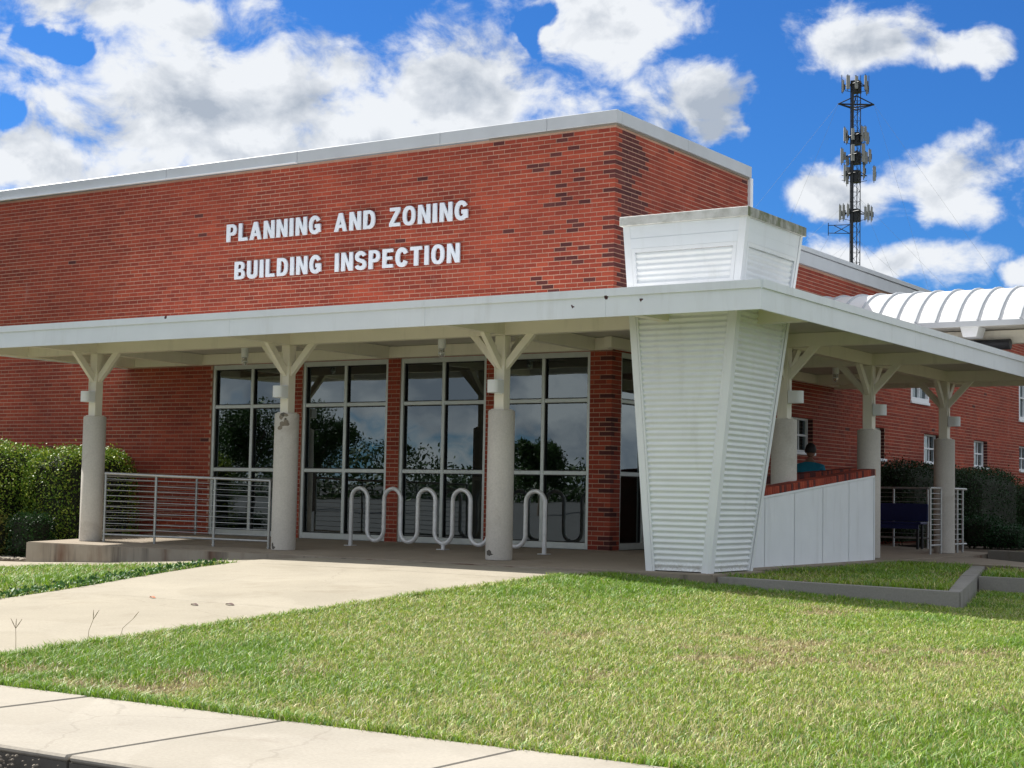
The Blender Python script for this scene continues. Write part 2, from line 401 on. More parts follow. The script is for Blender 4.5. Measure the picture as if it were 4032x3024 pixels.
    def mesh(s, name, mats):
        me = bpy.data.meshes.new(name); me.from_pydata(s.v, [], s.f)
        for m in (mats if isinstance(mats, (list, tuple)) else [mats]): me.materials.append(MT[m])
        if any(s.mi): me.polygons.foreach_set('material_index', s.mi)
        me.update(); return me

def tag(o, label=None, cat=None, group=None, kind=None):
    if label: o['label'] = label
    if cat: o['category'] = cat
    if group: o['group'] = group
    if kind: o['kind'] = kind
    return o
def empty(name, loc, label, cat, group=None):
    o = bpy.data.objects.new(name, None); o.empty_display_size = .2; C.objects.link(o); o.location = loc
    return tag(o, label, cat, group)
def link(name, me, parent=None, local=False, smooth=False, loc=None):
    o = bpy.data.objects.new(name, me); C.objects.link(o)
    if loc is not None: o.location = loc
    if parent:
        o.parent = parent
        if not local and parent.type == 'EMPTY': o.matrix_parent_inverse = Matrix.Translation(-Vector(parent.location))
    if smooth: me.polygons.foreach_set('use_smooth', [True]*len(me.polygons))
    return o
def obj(name, mb, mat, parent=None, local=False, smooth=False, origin=None):
    if origin is not None: mb.v = [(x-origin[0], y-origin[1], z-origin[2]) for x, y, z in mb.v]
    o = link(name, mb.mesh(name, mat), parent, local, smooth)
    if origin is not None: o.location = origin
    return o
def flat_fix(me):
    bm = bmesh.new(); bm.from_mesh(me); bmesh.ops.recalc_face_normals(bm, faces=bm.faces); bm.to_mesh(me); bm.free()
def auto_smooth(o, ang=35):
    me = o.data; me.polygons.foreach_set('use_smooth', [True]*len(me.polygons))
    bm = bmesh.new(); bm.from_mesh(me); bmesh.ops.recalc_face_normals(bm, faces=bm.faces)
    for e in bm.edges: e.smooth = not (len(e.link_faces) == 2 and e.calc_face_angle(0) > R(ang))
    bm.to_mesh(me); bm.free()
def copy_tree(o, parent=None):
    c = o.copy(); C.objects.link(c); c.parent = parent
    for ch in list(o.children): copy_tree(ch, c)
    return c
def part(name, mat, parent, fn, smooth=False):
    mb = MB(); fn(mb); o = obj(name, mb, mat, parent)
    if smooth: auto_smooth(o)
    return o
def project(p):
    d = Vector(p)-Vector((CX, CY, CZ)); z = d.dot(fw)
    return (2016+FOC*d.dot(cr)/z, 1512-FOC*d.dot(cu)/z, z)

# ------------------------------------------------------------------ terrain
XF = [-14, -8.5, -6.87, -3.89, -2.75, -.5, 1.73, 2.18, 3.19, 4.34, 5.19, 6.94, 10, 20]
ZF = [-.5, -.42, -.362, -.199, -.138, -.132, -.145, -.155, -.218, -.272, -.311, -.359, -.40, -.42]
YS = -12.93; ZS = -.51            # sidewalk: lawn side edge, level
YP = -3.15                        # front edge of the porch slab
def G(x, y):
    t = np.clip((-4.3-np.asarray(y, float))/(-4.3-YS), 0, 1)
    return np.interp(x, XF, ZF)*(1-t)+ZS*t
FS = .0335                        # the porch floor falls away from the walls
def floor_z(x, y): return -FS*max(x, -y, 0)
def grid_sheet(name, xs, ys, zfun, mat):
    X, Y = np.meshgrid(xs, ys); Z = zfun(X, Y); nx = len(xs)
    v = np.stack([X, Y, Z], -1).reshape(-1, 3)
    f = [(j*nx+i, j*nx+i+1, (j+1)*nx+i+1, (j+1)*nx+i) for j in range(len(ys)-1) for i in range(nx-1)]
    me = bpy.data.meshes.new(name); me.from_pydata(v.tolist(), [], f); me.materials.append(MT[mat]); me.update()
    o = link(name, me, smooth=True); return tag(o, kind='structure')
xs = np.unique(np.concatenate([np.linspace(-900, -30, 8), np.arange(-30, 30.1, .5), np.linspace(30, 900, 8)]))
ys = np.unique(np.concatenate([np.arange(YS, 0.1, .45), np.arange(0, 30, 3), np.linspace(30, 1500, 10)]))
grid_sheet('ground', xs, ys, lambda X, Y: G(X, Y)-.035-np.where((Y > -3.1) & (X > -8.5), .15, 0), 'lawn_ground')

# street beyond the sidewalk, with a kerb face on the sidewalk's edge
o = obj('street', MB().prism([(-900, -900), (900, -900), (900, YS-1.555), (-900, YS-1.555)], -.9, -.655), 'asphalt'); tag(o, kind='structure')

# public sidewalk of square slabs
sw = obj('sidewalk', MB().box((-40, YS-1.55, -.8), (40, YS-.012, ZS-.21)), 'old_concrete'); tag(sw, kind='structure')
MTX = 3.775-1.556*10
def slab_shaded_face():
    mb = MB(); mb.cbox((0, .0, -.035), (1.542, 1.55, 0), .012, 0); mb.box((.002, .004, -.2), (1.540, 1.54, -.0352), 1)  # darker lower box: shade of the kerb face put into the colour
    return mb.mesh('slab', ['sidewalk_concrete', 'kerb_dark'])
me_slab = None
for k in range(22):
    x0 = MTX+1.556*k
    if me_slab is None:
        me_slab = slab_shaded_face()
    s = link('slab', me_slab, sw); s.location = (x0, YS-1.565, ZS+random.uniform(-.003, .003))
# gutter debris: broken kerb edge with aggregate
kb = MB()
for i in range(260):
    x = 4.75+random.gauss(0, .22) if i % 3 else random.uniform(3.2, 9); r = random.uniform(.004, .012)
    y = YS-1.585-abs(random.gauss(0, .03)); z = -.645+random.uniform(0, .10 if abs(x-4.8) < .5 else .02)
    kb.lathe([(r*.5, -r*.6), (r, 0), (r*.5, r*.6)], (x, y, z), 5)
o = obj('gutter_gravel', kb, 'old_concrete'); tag(o, 'small loose stones along the broken edge of the sidewalk', 'gravel', kind='stuff')

# front walk (perpendicular to the facade) and strip along the porch
def walk_z(x, y): return float(G(x, y))+.004
def xl_(y): return float(np.interp(y, [-12.9, -9.36, -8.17, -7.13, -5.68, -4.7], [-1.25, -1.5, -1.757, -2.115, -2.55, -2.70]))
def xr(y): return float(np.interp(y, [-12.9, -12.06, -10.85, -9.3, -8.0, -6.5, -4.1], [1.90, 1.84, 1.775, 1.765, 1.72, 1.69, 1.725]))
fwk = obj('front_walk', MB().prism([(-1.2, -12.9), (1.8, -12.9), (1.7, -4.9), (-2.4, -4.9)], -.95, -.65), 'old_concrete'); tag(fwk, kind='structure')
def sheet(name, cells, mat, parent, th=.09):
    mb = MB()
    nx = len(cells[0]); o = 0
    vs = [p for row in cells for p in row]; ny = len(cells)
    fs = [(j*nx+i, j*nx+i+1, (j+1)*nx+i+1, (j+1)*nx+i) for j in range(ny-1) for i in range(nx-1)]
    mb.add(vs, fs)
    # skirt
    ring = [(0, i) for i in range(nx)]+[(j, nx-1) for j in range(1, ny)]+[(ny-1, i) for i in range(nx-2, -1, -1)]+[(j, 0) for j in range(ny-2, 0, -1)]
    top = [cells[j][i] for j, i in ring]; n = len(top)
    mb.add(top+[(x, y, z-th) for x, y, z in top], [(i, n+i, n+(i+1) % n, (i+1) % n) for i in range(n)])
    ob = obj(name, mb, mat, parent); flat_fix(ob.data); return ob
def walk_slab(y0, y1):
    rows = []
    for y in np.linspace(y0, y1, 6):
        xl = xl_(y); xe = xr(y)
        rows.append([(x, y, walk_z(x, y)) for x in np.linspace(xl, xe, 7)])
    sheet('slab', rows, 'walk_concrete', fwk)
for a, b in ((-12.915, -8.518), (-8.514, -4.756)): walk_slab(a, b)
stp = obj('porch_walk', MB().box((-14, -4.7, -.95), (1.7, -3.2, -.65)), 'old_concrete'); tag(stp, kind='structure')
sx = [-14, -10.5, -8.3, -6.2, -4.4, -2.8, -.5, 1.74]
for a, b in zip(sx[:-1], sx[1:]):
    rows = [[(x, y, walk_z(x, y)+.001) for x in np.linspace(a+.003, b-.003, 5)] for y in np.linspace(-4.753 if a > -3.5 else -5.1, -3.155, 4)]
    sheet('slab', rows, 'walk_concrete', stp)

# porch floor (front part and side part), edge visible at its left end
pf = obj('porch_floor', MB().prism([(-8.55, YP), (3.16, YP), (3.16, -1.7), (2.95, -1.7), (2.95, 8.7), (.02, 8.7), (.02, .0), (-8.9, .0), (-8.55, -2.1)], -.65, lambda x, y: floor_z(x, y)-.012), 'slab_edge'); tag(pf, kind='structure')
def floor_slab(poly):
    o = obj('slab', MB().prism(poly, lambda x, y: floor_z(x, y)-.1, floor_z), 'porch_concrete', pf); return o
def hip(y): return -y            # front and side falls meet on the diagonal from the corner
for a, b in ((-8.53, -5.95), (-5.94, -2.5), (-2.49, .0)):
    floor_slab([(a, YP+.01), (b, YP+.01), (b, -.012), (a if a > -8 else -8.85, -.012)] if a > -8 else [(a, YP+.01), (b, YP+.01), (b, -.012), (-8.85, -.012), (-8.53, -2.1)])
floor_slab([(.01, YP+.01), (3.13, YP+.01), (.01, -.02)])
floor_slab([(.03, -.02), (3.15, YP+.02), (3.15, -1.71), (2.94, -1.71), (2.94, 3.0), (.03, 3.0)])
floor_slab([(.03, 3.01), (2.94, 3.01), (2.94, 8.69), (.03, 8.69)])

# planter to the right of the low wall, with its concrete kerbs
def K(poly, z): tag(obj('planter_kerb', MB().prism(poly, -.7, z), 'kerb_concrete'), kind='structure')
K([(3.18, -3.07), (5.985, -3.07), (5.80, -2.88), (3.18, -2.88)], lambda x, y: -.131-.013*(x-3.18))
K([(5.99, -3.062), (5.185, .16), (4.99, .12), (5.805, -2.875)], lambda x, y: -.166+.010*(y+3.05))
K([(5.18, .172), (4.30, 3.42), (4.12, 3.36), (4.985, .132)], lambda x, y: -.132)
K([(5.20, .165), (12, .30), (12, .46), (5.16, .32)], lambda x, y: -.14)
def soil(poly, z, n='planter_soil'): tag(obj(n, MB().prism(poly, -.7, z), 'soil'), kind='structure')
soil([(2.96, -2.875), (5.79, -2.875), (4.98, .11), (4.11, 3.34), (3.1, 3.70), (2.96, 3.3)], -.175)
soil([(5.16, .33), (12, .47), (12, 1.0), (8, 1.85), (4.45, 3.28), (4.31, 3.40)], -.175)
tag(obj('side_path', MB().prism([(2.96, 3.72), (3.1, 3.71), (4.2, 3.42), (8, 1.88), (12, .4), (12, 2.2), (4.45, 4.96), (3.25, 6.45), (2.96, 6.6)], -.7, -.112), 'porch_concrete'), kind='structure')
K([(2.97, 8.0), (6.2, 6.2), (6.25, 6.3), (2.97, 8.15)], -.03)
soil([(.02, 8.72), (2.96, 8.72), (2.96, 8.2), (6.3, 6.3), (14, 3.0), (14, 34), (.02, 34)], -.10, 'bed_soil')
soil([(-16, -3.17), (-8.57, -3.17), (-8.57, -2.1), (-8.92, -.01), (-16, -.01)], -.40, 'bed_soil')
gb = MB()
for i in range(700):
    x = random.uniform(-12, -8.6); y = random.uniform(-3.13, -2.7); r = random.uniform(.012, .035)
    gb.lathe([(r*.45, -r*.5), (r, -.05*r), (r*.8, r*.35), (r*.3, r*.55)], (x, y, -.39+random.uniform(0, .012)), 6)
o = obj('bed_gravel', gb, 'stone'); tag(o, 'pale gravel along the planting bed left of the porch', 'gravel', kind='stuff')

# ------------------------------------------------------------------ brick building
COURSE = .0677; BL = .2032; JT = .0125; BD = .092; JH = .0085
bld = empty('brick_building', (-4, 4, 0), 'long red brick building with white metal roof edge and tall entrance windows', 'building')
WINF = [(-7.78, -6.02), (-5.78, -4.03), (-3.79, -2.17), (-1.99, -.365)]   # front windows (x0, x1), z 0..2.78
HEAD = 2.858
SIDEW = [(.28, 1.78), (1.98, 3.45)]
LOWW = [(6.3, 7.37), (9.97, 11.04), (13.42, 14.47), (16.89, 17.93), (20.58, 21.6)]
UPW = [(12.58, 13.71), (20.56, 21.6)]
ZROOF = 6.149; ZWING = 4.98; YB = 4.5; YEND = 27.0; XL = -16.0
front_open = [(a, b, -1, HEAD) for a, b in WINF]
side_open = [(a, b, -1, HEAD) for a, b in SIDEW]+[(a, b, 1.625, 2.25) for a, b in LOWW]+[(a, b, 2.86, 4.0) for a, b in UPW]

def wall_cells(u0, u1, w0, w1, openings):
    us = sorted({u0, u1, *[o[0] for o in openings], *[o[1] for o in openings]}); us = [u for u in us if u0 <= u <= u1]
    ws = sorted({w0, w1, *[o[2] for o in openings], *[o[3] for o in openings]}); ws = [w for w in ws if w0 <= w <= w1]
    for a, b in zip(us[:-1], us[1:]):
        for c, d in zip(ws[:-1], ws[1:]):
            mu, mw = (a+b)/2, (c+d)/2
            if not any(o[0] < mu < o[1] and o[2] < mw < o[3] for o in openings): yield a, b, c, d
mb = MB(); RC = .0045      # mortar is recessed behind the brick faces
for a, b, c, d in wall_cells(XL, -.007, -.3, ZROOF, front_open): mb.box((a, RC, c), (b, .2, d))
wall_f = obj('wall', mb, 'mortar', bld)
mb = MB()
for a, b, c, d in wall_cells(.2, YB, -.3, ZROOF, side_open): mb.box((-.2, a, c), (-RC, b, d))
for a, b, c, d in wall_cells(YB, YEND, -.3, ZWING, side_open): mb.box((-.2, a, c), (-RC, b, d))
wall_s = obj('wall', mb, 'mortar', bld)

# every brick: (centre u along the wall, z, half length, face 'F' or 'S' or corner, dark?)
CH = .0025
def brick_template(L, D, Hh):
    """front face at -y, chamfered; origin at the centre of the front face; corner bricks also get a chamfered +x end"""
    hx, hz = L/2, Hh/2; c = CH
    vs = [(-hx+c, 0, -hz+c), (hx-c, 0, -hz+c), (hx-c, 0, hz-c), (-hx+c, 0, hz-c),
          (-hx, c, -hz), (hx, c, -hz), (hx, c, hz), (-hx, c, hz),
          (-hx, D, -hz), (hx, D, -hz), (hx, D, hz), (-hx, D, hz)]
    fs = [(0, 1, 2, 3), (4, 5, 1, 0), (5, 6, 2, 1), (6, 7, 3, 2), (7, 4, 0, 3), (8, 9, 5, 4), (9, 10, 6, 5), (10, 11, 7, 6), (11, 8, 4, 7)]
    return np.array(vs), fs
def tri(t): t = t % 1; return 4*abs(t-.5)-1
hh = COURSE-JT
bricks = []   # dict: wall, center (x,y,z), L, D, rot('F','S'), dark
def blocked(a, b, z0, z1, ops):
    for o in ops:
        if o[2] < (z0+z1)/2 < o[3] and a < o[1]-.02 and b > o[0]+.02: return o
    return None
def cut(a, b, z, ops):
    """clip the brick [a, b] at openings"""
    segs = [(a, b)]
    for o in ops:
        if o[2] < z < o[3]:
            nx = []
            for p, q in segs:
                if q <= o[0] or p >= o[1]: nx.append((p, q)); continue
                if p < o[0]: nx.append((p, o[0]-.001))
                if q > o[1]: nx.append((o[1]+.001, q))
            segs = nx
    return [s for s in segs if s[1]-s[0] > .035]
ncf = int(ZROOF/COURSE)
for i in range(-1, ncf):
    z = i*COURSE+COURSE/2; even = i % 2 == 0
    # corner brick
    ckd = (i % 4 == 0 and random.random() < .8) or random.random() < .18
    if even: bricks.append(dict(w='F', u=-(BL-JH)/2, z=z, L=BL-JH, D=BD, dark=ckd, corner=True)); sf = -BL; ss = BD+JH
    else: bricks.append(dict(w='S', u=(BL-JH)/2, z=z, L=BL-JH, D=BD, dark=ckd, corner=True)); sf = -(BD+JH); ss = BL
    # front
    j = 0; b = sf
    while b > XL:
        a = b-(BL-JH)
        j1 = 1.6+1.0*tri(i/9+.2); j2 = 3.7+1.2*tri(i/13+.6)
        dk = z > 2.9 and ((abs(j-j1) < .62 and random.random() < .30) or (abs(j-j2) < .6 and random.random() < .5))
        dk = dk or random.random() < .003
        for p, q in cut(a, b, z, front_open): bricks.append(dict(w='F', u=(p+q)/2, z=z, L=q-p, D=BD, dark=dk))
        b = a-JH; j += 1
    # side
    a = ss; j = 0
    while a < YEND:
        top = ZROOF if a < YB-.02 else ZWING
        if z > top-.03:
            if a >= YB-.02: break
        b = a+(BL-JH)
        if a < YB < b: b = YB-.004 if z > ZWING-.03 else b
        wdt = 2.6+1.3*tri(i/11+.35)
        dk = (z > 2.9 and j < wdt) or random.random() < .003
        for p, q in cut(a, b, z, side_open): bricks.append(dict(w='S', u=(p+q)/2, z=z, L=q-p, D=BD, dark=dk))
        a += BL; j += 1
# soldier heads over the small windows come from the running bond; sills are separate
def bpos(d):
    return (d['u'], 0.0, d['z']) if d['w'] == 'F' else (0.0, d['u'], d['z'])
full = BL-JH
cand = []
for k, d in enumerate(bricks):
    if abs(d['L']-full) > 1e-6: continue
    p = bpos(d); x, y, dep = project(p)
    hidden = (p[2] < 3.2 and not (d['w'] == 'F' and p[0] > -.36))
    if not (0 < x < 4032 and 0 < y < 3024) or hidden: continue
    if d['w'] == 'S' and (p[1] > .9 or p[2] < 4.4): continue
    q = project((p[0]-.1, p[1], p[2]) if d['w'] == 'F' else (p[0], p[1]+.1, p[2]))
    cand.append((-abs(q[0]-x)/dep, k))
cand.sort(); chosen = {k for _, k in cand[:300]}
tv, tf = brick_template(full, BD, hh)
def brick_mesh(mat):
    me = bpy.data.meshes.new('brick'); me.from_pydata(tv.tolist(), [], tf); me.materials.append(MT[mat]); me.update(); return me
bm_red, bm_dark = brick_mesh('brick_red'), brick_mesh('brick_dark')
for k in sorted(chosen):
    d = bricks[k]; o = link('brick', bm_dark if d['dark'] else bm_red, wall_f if d['w'] == 'F' else wall_s)
    o.location = bpos(d)
    j = random.uniform(-.0012, .0012)
    if d['w'] == 'F': o.location.y += j
    else: o.rotation_euler.z = R(90); o.location.x += j
for w, par in (('F', wall_f), ('S', wall_s)):
    V = []; F = []; MI = []; n = 0
    for k, d in enumerate(bricks):
        if d['w'] != w or k in chosen: continue
        t = tv.copy(); t[:, 0] *= 1
        # stretch lengthwise keeping the chamfer
        t[:, 0] += np.sign(t[:, 0])*(d['L']-full)/2
        j = random.uniform(-.0015, .0015); t[:, 1] += j
        if w == 'F': P = t+np.array([d['u'], 0, d['z']])
        else: P = np.stack([-t[:, 1], t[:, 0]+d['u'], t[:, 2]+d['z']], 1)
        V.append(P); F += [tuple(i+n for i in f) for f in tf]; MI += [1 if d['dark'] else 0]*len(tf); n += 12
    me = bpy.data.meshes.new('bricks'); me.from_pydata(np.concatenate(V).tolist(), [], F)
    me.materials.append(MT['brick_red']); me.materials.append(MT['brick_dark']); me.polygons.foreach_set('material_index', MI); me.update()
    o = link('bricks', me, par); tag(o, kind='stuff')

# roof edges
ex = .045; ZRT = 6.338
rf = part('roof', 'coping_dark', bld, lambda m: m.box((XL, .0, ZROOF-.02), (-.004, YB, ZRT-.03)))
seg = [XL, -9.0, -6.0, -3.1, -1.15, ex]
for a, b in zip(seg[:-1], seg[1:]):
    o = part('roof_edge_panel', 'coping_metal', bld, lambda m: m.cbox((a+.002, -ex, ZROOF), (b-.002, .1, ZRT), .006))
    if b < -5: part('drip_strip', 'white_paint', o, lambda m: m.box((a+.002, -ex-.045, ZROOF-.012), (b-.002, -ex+.01, ZROOF+.006)))
for a, b in ((.102, 2.2), (2.204, YB+.05)):
    part('roof_edge_panel', 'coping_metal', bld, lambda m: m.cbox((-.1, a, ZROOF), (ex, b, ZRT), .006))
part('mortar_bed', 'old_concrete', bld, lambda m: (m.box((-2.2, -.018, ZROOF-.03), (.02, .05, ZROOF-.004)), m.box((-.05, .05, ZROOF-.03), (.02, YB, ZROOF-.004))))
part('corner_board', 'white_paint', bld, lambda m: m.cbox((-.06, YB+.004, 4.95), (.045, YB+.11, ZROOF-.002), .006))
part('end_wall', 'mortar', bld, lambda m: m.box((XL, YB-.2, 4.9), (-.21, YB-.004, ZROOF-.03)))
# wing roof edge: fascia with a stepped drip cap
part('wing_roof', 'coping_dark', bld, lambda m: m.box((XL, YB+.12, ZWING+.02), (-.01, YEND, ZWING+.27)))
wfa = part('wing_fascia', 'coping_metal', bld, lambda m: m.cbox((-.05, YB+.12, ZWING), (.06, YEND, ZWING+.235), .006))
part('wing_cap', 'coping_metal', bld, lambda m: m.cbox((-.05, YB+.115, ZWING+.243), (.085, YEND, ZWING+.33), .006))

# interior seen dimly through the glass
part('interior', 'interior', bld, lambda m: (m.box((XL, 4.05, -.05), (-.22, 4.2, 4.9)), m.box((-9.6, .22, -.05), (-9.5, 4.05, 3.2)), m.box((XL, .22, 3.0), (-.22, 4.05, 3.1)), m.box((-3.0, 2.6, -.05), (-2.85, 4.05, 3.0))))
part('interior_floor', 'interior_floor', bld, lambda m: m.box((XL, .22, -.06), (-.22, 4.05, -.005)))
def office_desk(x):
    part('counter', 'blind', bld, lambda m: (m.cbox((x, 1.6, 1.0), (x+1.6, 2.2, 1.05), .01), m.box((x+.05, 1.65, 0), (x+1.55, 2.15, .998))))
office_desk(-5.2)
part('ceiling_light', 'paper', bld, lambda m: (m.box((-5.1, 1.0, 2.93), (-4.5, 1.6, 2.985)), m.box((-2.6, 1.4, 2.93), (-2.0, 2.0, 2.985))))

# tall aluminium windows
T1, T2 = 1.095, 2.148
def tall_window(a, b, face):
    """a..b along the wall; face 'F' front (y=0) or 'S' side (x=0). One window with its frame, mullion and six panes."""
    set_ = .05
    def B(m, u0, u1, d0, d1, z0, z1, c=.006):
        if face == 'F': m.cbox((u0, d0, z0), (u1, d1, z1), c)
        else: m.cbox((-d1, u0, z0), (-d0, u1, z1), c)
    w = .055; mid = (a+b)/2
    mb = MB()
    B(mb, a, a+w, .02, .14, 0, HEAD); B(mb, b-w, b, .02, .14, 0, HEAD)
    B(mb, a+w, b-w, .02, .14, HEAD-w-.03, HEAD); B(mb, a+w, b-w, .02, .14, 0, .095)
    win = obj('window', mb, 'aluminium', bld)
    mb = MB(); B(mb, mid-.028, mid+.028, .03, .13, .095, HEAD-w-.03); obj('mullion', mb, 'aluminium', win)
    for t in (T1, T2):
        for p, q in ((a+w, mid-.028), (mid+.028, b-w)):
            mb = MB(); B(mb, p, q, .03, .13, t-.03, t+.03); obj('transom', mb, 'aluminium', win)
    for p, q in ((a+w, mid-.028), (mid+.028, b-w)):
        for z0, z1 in ((.095, T1-.03), (T1+.03, T2-.03), (T2+.03, HEAD-w-.03)):
            mb = MB()
            dy = .0022*(z1-z0)   # the glass leans out a hair at the top
            if face == 'F': mb.add([(p, .085+dy, z0), (q, .085+dy, z0), (q, .085-dy, z1), (p, .085-dy, z1)], [(0, 1, 2, 3)])
            else: mb.add([(-.075, p, z0), (-.075, q, z0), (-.075, q, z1), (-.075, p, z1)], [(0, 1, 2, 3)])
            obj('pane', mb, 'window_glass', win)
            gk = MB()   # dark glazing gasket round each pane
            g = .012
            for (e0, e1, f0, f1) in ((p, p+g, z0, z1), (q-g, q, z0, z1), (p+g, q-g, z0, z0+g), (p+g, q-g, z1-g, z1)):
                if face == 'F': gk.box((e0, .055, f0), (e1, .073, f1))
                else: gk.box((-.073, e0, f0), (-.055, e1, f1))
            obj('gasket', gk, 'rubber', win)
for a, b in WINF: tall_window(a, b, 'F')
for a, b in SIDEW: tall_window(a, b, 'S')

# small office windows in the long side wall
def small_window(a, b, z0, z1, upper=False):
    mb = MB(); fr = .045 if not upper else .075; dd = (.1, .16) if not upper else (-.01, .1)
    def B(m, y0, y1, c, d, e0=dd[0], e1=dd[1]): m.cbox((-e1, y0, c), (-e0, y1, d), .005)
    B(mb, a, a+fr, z0, z1); B(mb, b-fr, b, z0, z1); B(mb, a+fr, b-fr, z0, z0+fr); B(mb, a+fr, b-fr, z1-fr, z1)
    win = obj('window', mb, 'white_paint', bld)
    zm = (z0+z1)/2; ym = [a+fr+(b-a-2*fr)*k/3 for k in (1, 2)] if not upper else [(a+b)/2]
    mb = MB(); B(mb, a+fr, b-fr, zm-.018, zm+.018, dd[0]+.015, dd[1]-.01)
    for y in ym: mb.cbox((-dd[1]+.01, y-.012, z0+fr), (-dd[0]-.02, y+.012, z1-fr), .003)
    obj('glazing_bar', mb, 'white_paint', win)
    xp = -(dd[0]+dd[1])/2-.012
    yy = [a+fr]+ym+[b-fr]
    for y0, y1 in zip(yy[:-1], yy[1:]):
        for c, d in ((z0+fr, zm-.018), (zm+.018, z1-fr)):
            mb = MB(); mb.add([(xp, y0, c), (xp, y1, c), (xp, y1, d), (xp, y0, d)], [(0, 1, 2, 3)]); obj('pane', mb, 'window_glass', win)
    obj('blind', MB().box((-.24, a-.01, z0-.01), (-.205, b+.01, z1+.01)), 'blind', win)
    if not upper:
        for k in range(int((z1-z0)/COURSE)): obj('brick', MB().cbox((-.098, b-.012, z0+k*COURSE+.006), (-.006, b+.004, z0+k*COURSE+hh), .003), 'brick_dark', win)
    if not upper: obj('sill', MB().cbox((-.13, a-.03, z0-.05), (.05, b+.03, z0), .006), 'white_paint', win)
    else: obj('sill', MB().cbox((-.13, a-.02, z0-.06), (.03, b+.02, z0-.001), .006), 'white_paint', win)
    return win
for a, b in LOWW: w = small_window(a, b, 1.625, 2.25)
for a, b in UPW: small_window(a, b, 2.90, 4.0, True)
# notices taped inside the first small window
for k, (y, z) in enumerate(((6.72, 1.99), (6.72, 1.69), (7.05, 1.99), (7.05, 1.69))):
    part('paper_notice', 'paper', bld, lambda m: m.box((-.2, y, z), (-.196, y+.22, z+.2)))

# ------------------------------------------------------------------ raised lettering
def arcp(cx, cy, rx, ry, a0, a1, n=14, ex_=2.4):
    out = []
    for k in range(n+1):
        t = R(a0+(a1-a0)*k/n); c, s = math.cos(t), math.sin(t)
        out.append((cx+rx*math.copysign(abs(c)**(2/ex_), c), cy+ry*math.copysign(abs(s)**(2/ex_), s)))
    return out
def ribbon(pts, t):
    n = len(pts); Lp, Rp = [], []
    for i in range(n):
        p = Vector(pts[i])
        d0 = (p-Vector(pts[i-1])).normalized() if i else None
        d1 = (Vector(pts[i+1])-p).normalized() if i < n-1 else None
        d0 = d0 or d1; d1 = d1 or d0
        nrm = Vector((-(d0.y+d1.y), d0.x+d1.x)).normalized(); k = 1/max(.45, nrm.dot(Vector((-d0.y, d0.x))))
        Lp.append(tuple(p+nrm*(t/2*k))); Rp.append(tuple(p-nrm*(t/2*k)))
    return Lp+Rp[::-1]
T = .215
def glyph(ch):
    """outlines (outer, holes...) with cap height 1, and advance width"""
    if ch == 'I': return [[(0, 0), (T, 0), (T, 1), (0, 1)]], T
    if ch == 'L': return [[(0, 0), (.56, 0), (.56, .165), (T, .165), (T, 1), (0, 1)]], .56
    if ch == 'E': return [[(0, 0), (.6, 0), (.6, .165), (T, .165), (T, .43), (.55, .43), (.55, .585), (T, .585), (T, .835), (.59, .835), (.59, 1), (0, 1)]], .6
    if ch == 'T': return [[(.225, 0), (.225+T, 0), (.225+T, .835), (.645, .835), (.645, 1), (0, 1), (0, .835), (.225, .835)]], .645
    if ch == 'N': return [[(0, 0), (.2, 0), (.2, .64), (.46, 0), (.68, 0), (.68, 1), (.48, 1), (.48, .37), (.22, 1), (0, 1)]], .66
    if ch == 'Z': return [[(0, 0), (.6, 0), (.6, .165), (.235, .165), (.6, .85), (.6, 1), (.02, 1), (.02, .835), (.37, .835), (0, .16)]], .6
    if ch == 'A': return [[(0, 0), (.2, 0), (.255, .21), (.485, .21), (.54, 0), (.74, 0), (.475, 1), (.265, 1)], [(.295, .365), (.37, .68), (.445, .365)]], .74
    if ch == 'P':
        o = [(0, 0), (T, 0), (T, .36)]+arcp(.33, .68, .31, .32, -90, 90, 12)+[(0, 1)]
        return [o, [(T, .52)]+arcp(.3, .685, .15, .165, -90, 90, 8)+[(T, .85)]], .64
    if ch == 'D':
        o = [(0, 0)]+arcp(.3, .5, .37, .5, -90, 90, 16)+[(0, 1)]
        return [o, [(T, .16)]+arcp(.27, .5, .205, .34, -90, 90, 12)+[(T, .84)]], .67
    if ch == 'B':
        o = [(0, 0)]+arcp(.34, .275, .32, .275, -90, 62, 10)+arcp(.33, .75, .30, .25, -58, 90, 10)+[(0, 1)]
        return [o, [(T, .155)]+arcp(.33, .285, .14, .13, -90, 90, 8)+[(T, .415)], [(T, .585)]+arcp(.32, .715, .125, .13, -90, 90, 8)+[(T, .845)]], .66
    if ch == 'O':
        return [arcp(.35, .5, .35, .515, 0, 360, 30)[:-1], arcp(.35, .5, .16, .345, 0, 360, 24)[:-1]], .70
    if ch == 'U':
        return [ribbon([(T/2, 1), (T/2, .36)]+arcp(.33, .34, .2325, .255, 180, 360, 14)+[(.5625, .36), (.5625, 1)], T)], .66
    if ch == 'C':
        return [ribbon(arcp(.345, .5, .25, .415, 28, 332, 26, 2.2), T)], .66
    if ch == 'G':
        return [ribbon(arcp(.345, .5, .25, .415, 32, 318, 24, 2.2)+[(.6, .20), (.6, .43), (.37, .43)], .195)], .70
    if ch == 'S':
        up = arcp(.315, .715, .225, .20, 15, 250, 14, 2.1); dn = arcp(.32, .285, .235, .20, 70, -165, 14, 2.1)
        return [ribbon(up+dn, .195)], .64
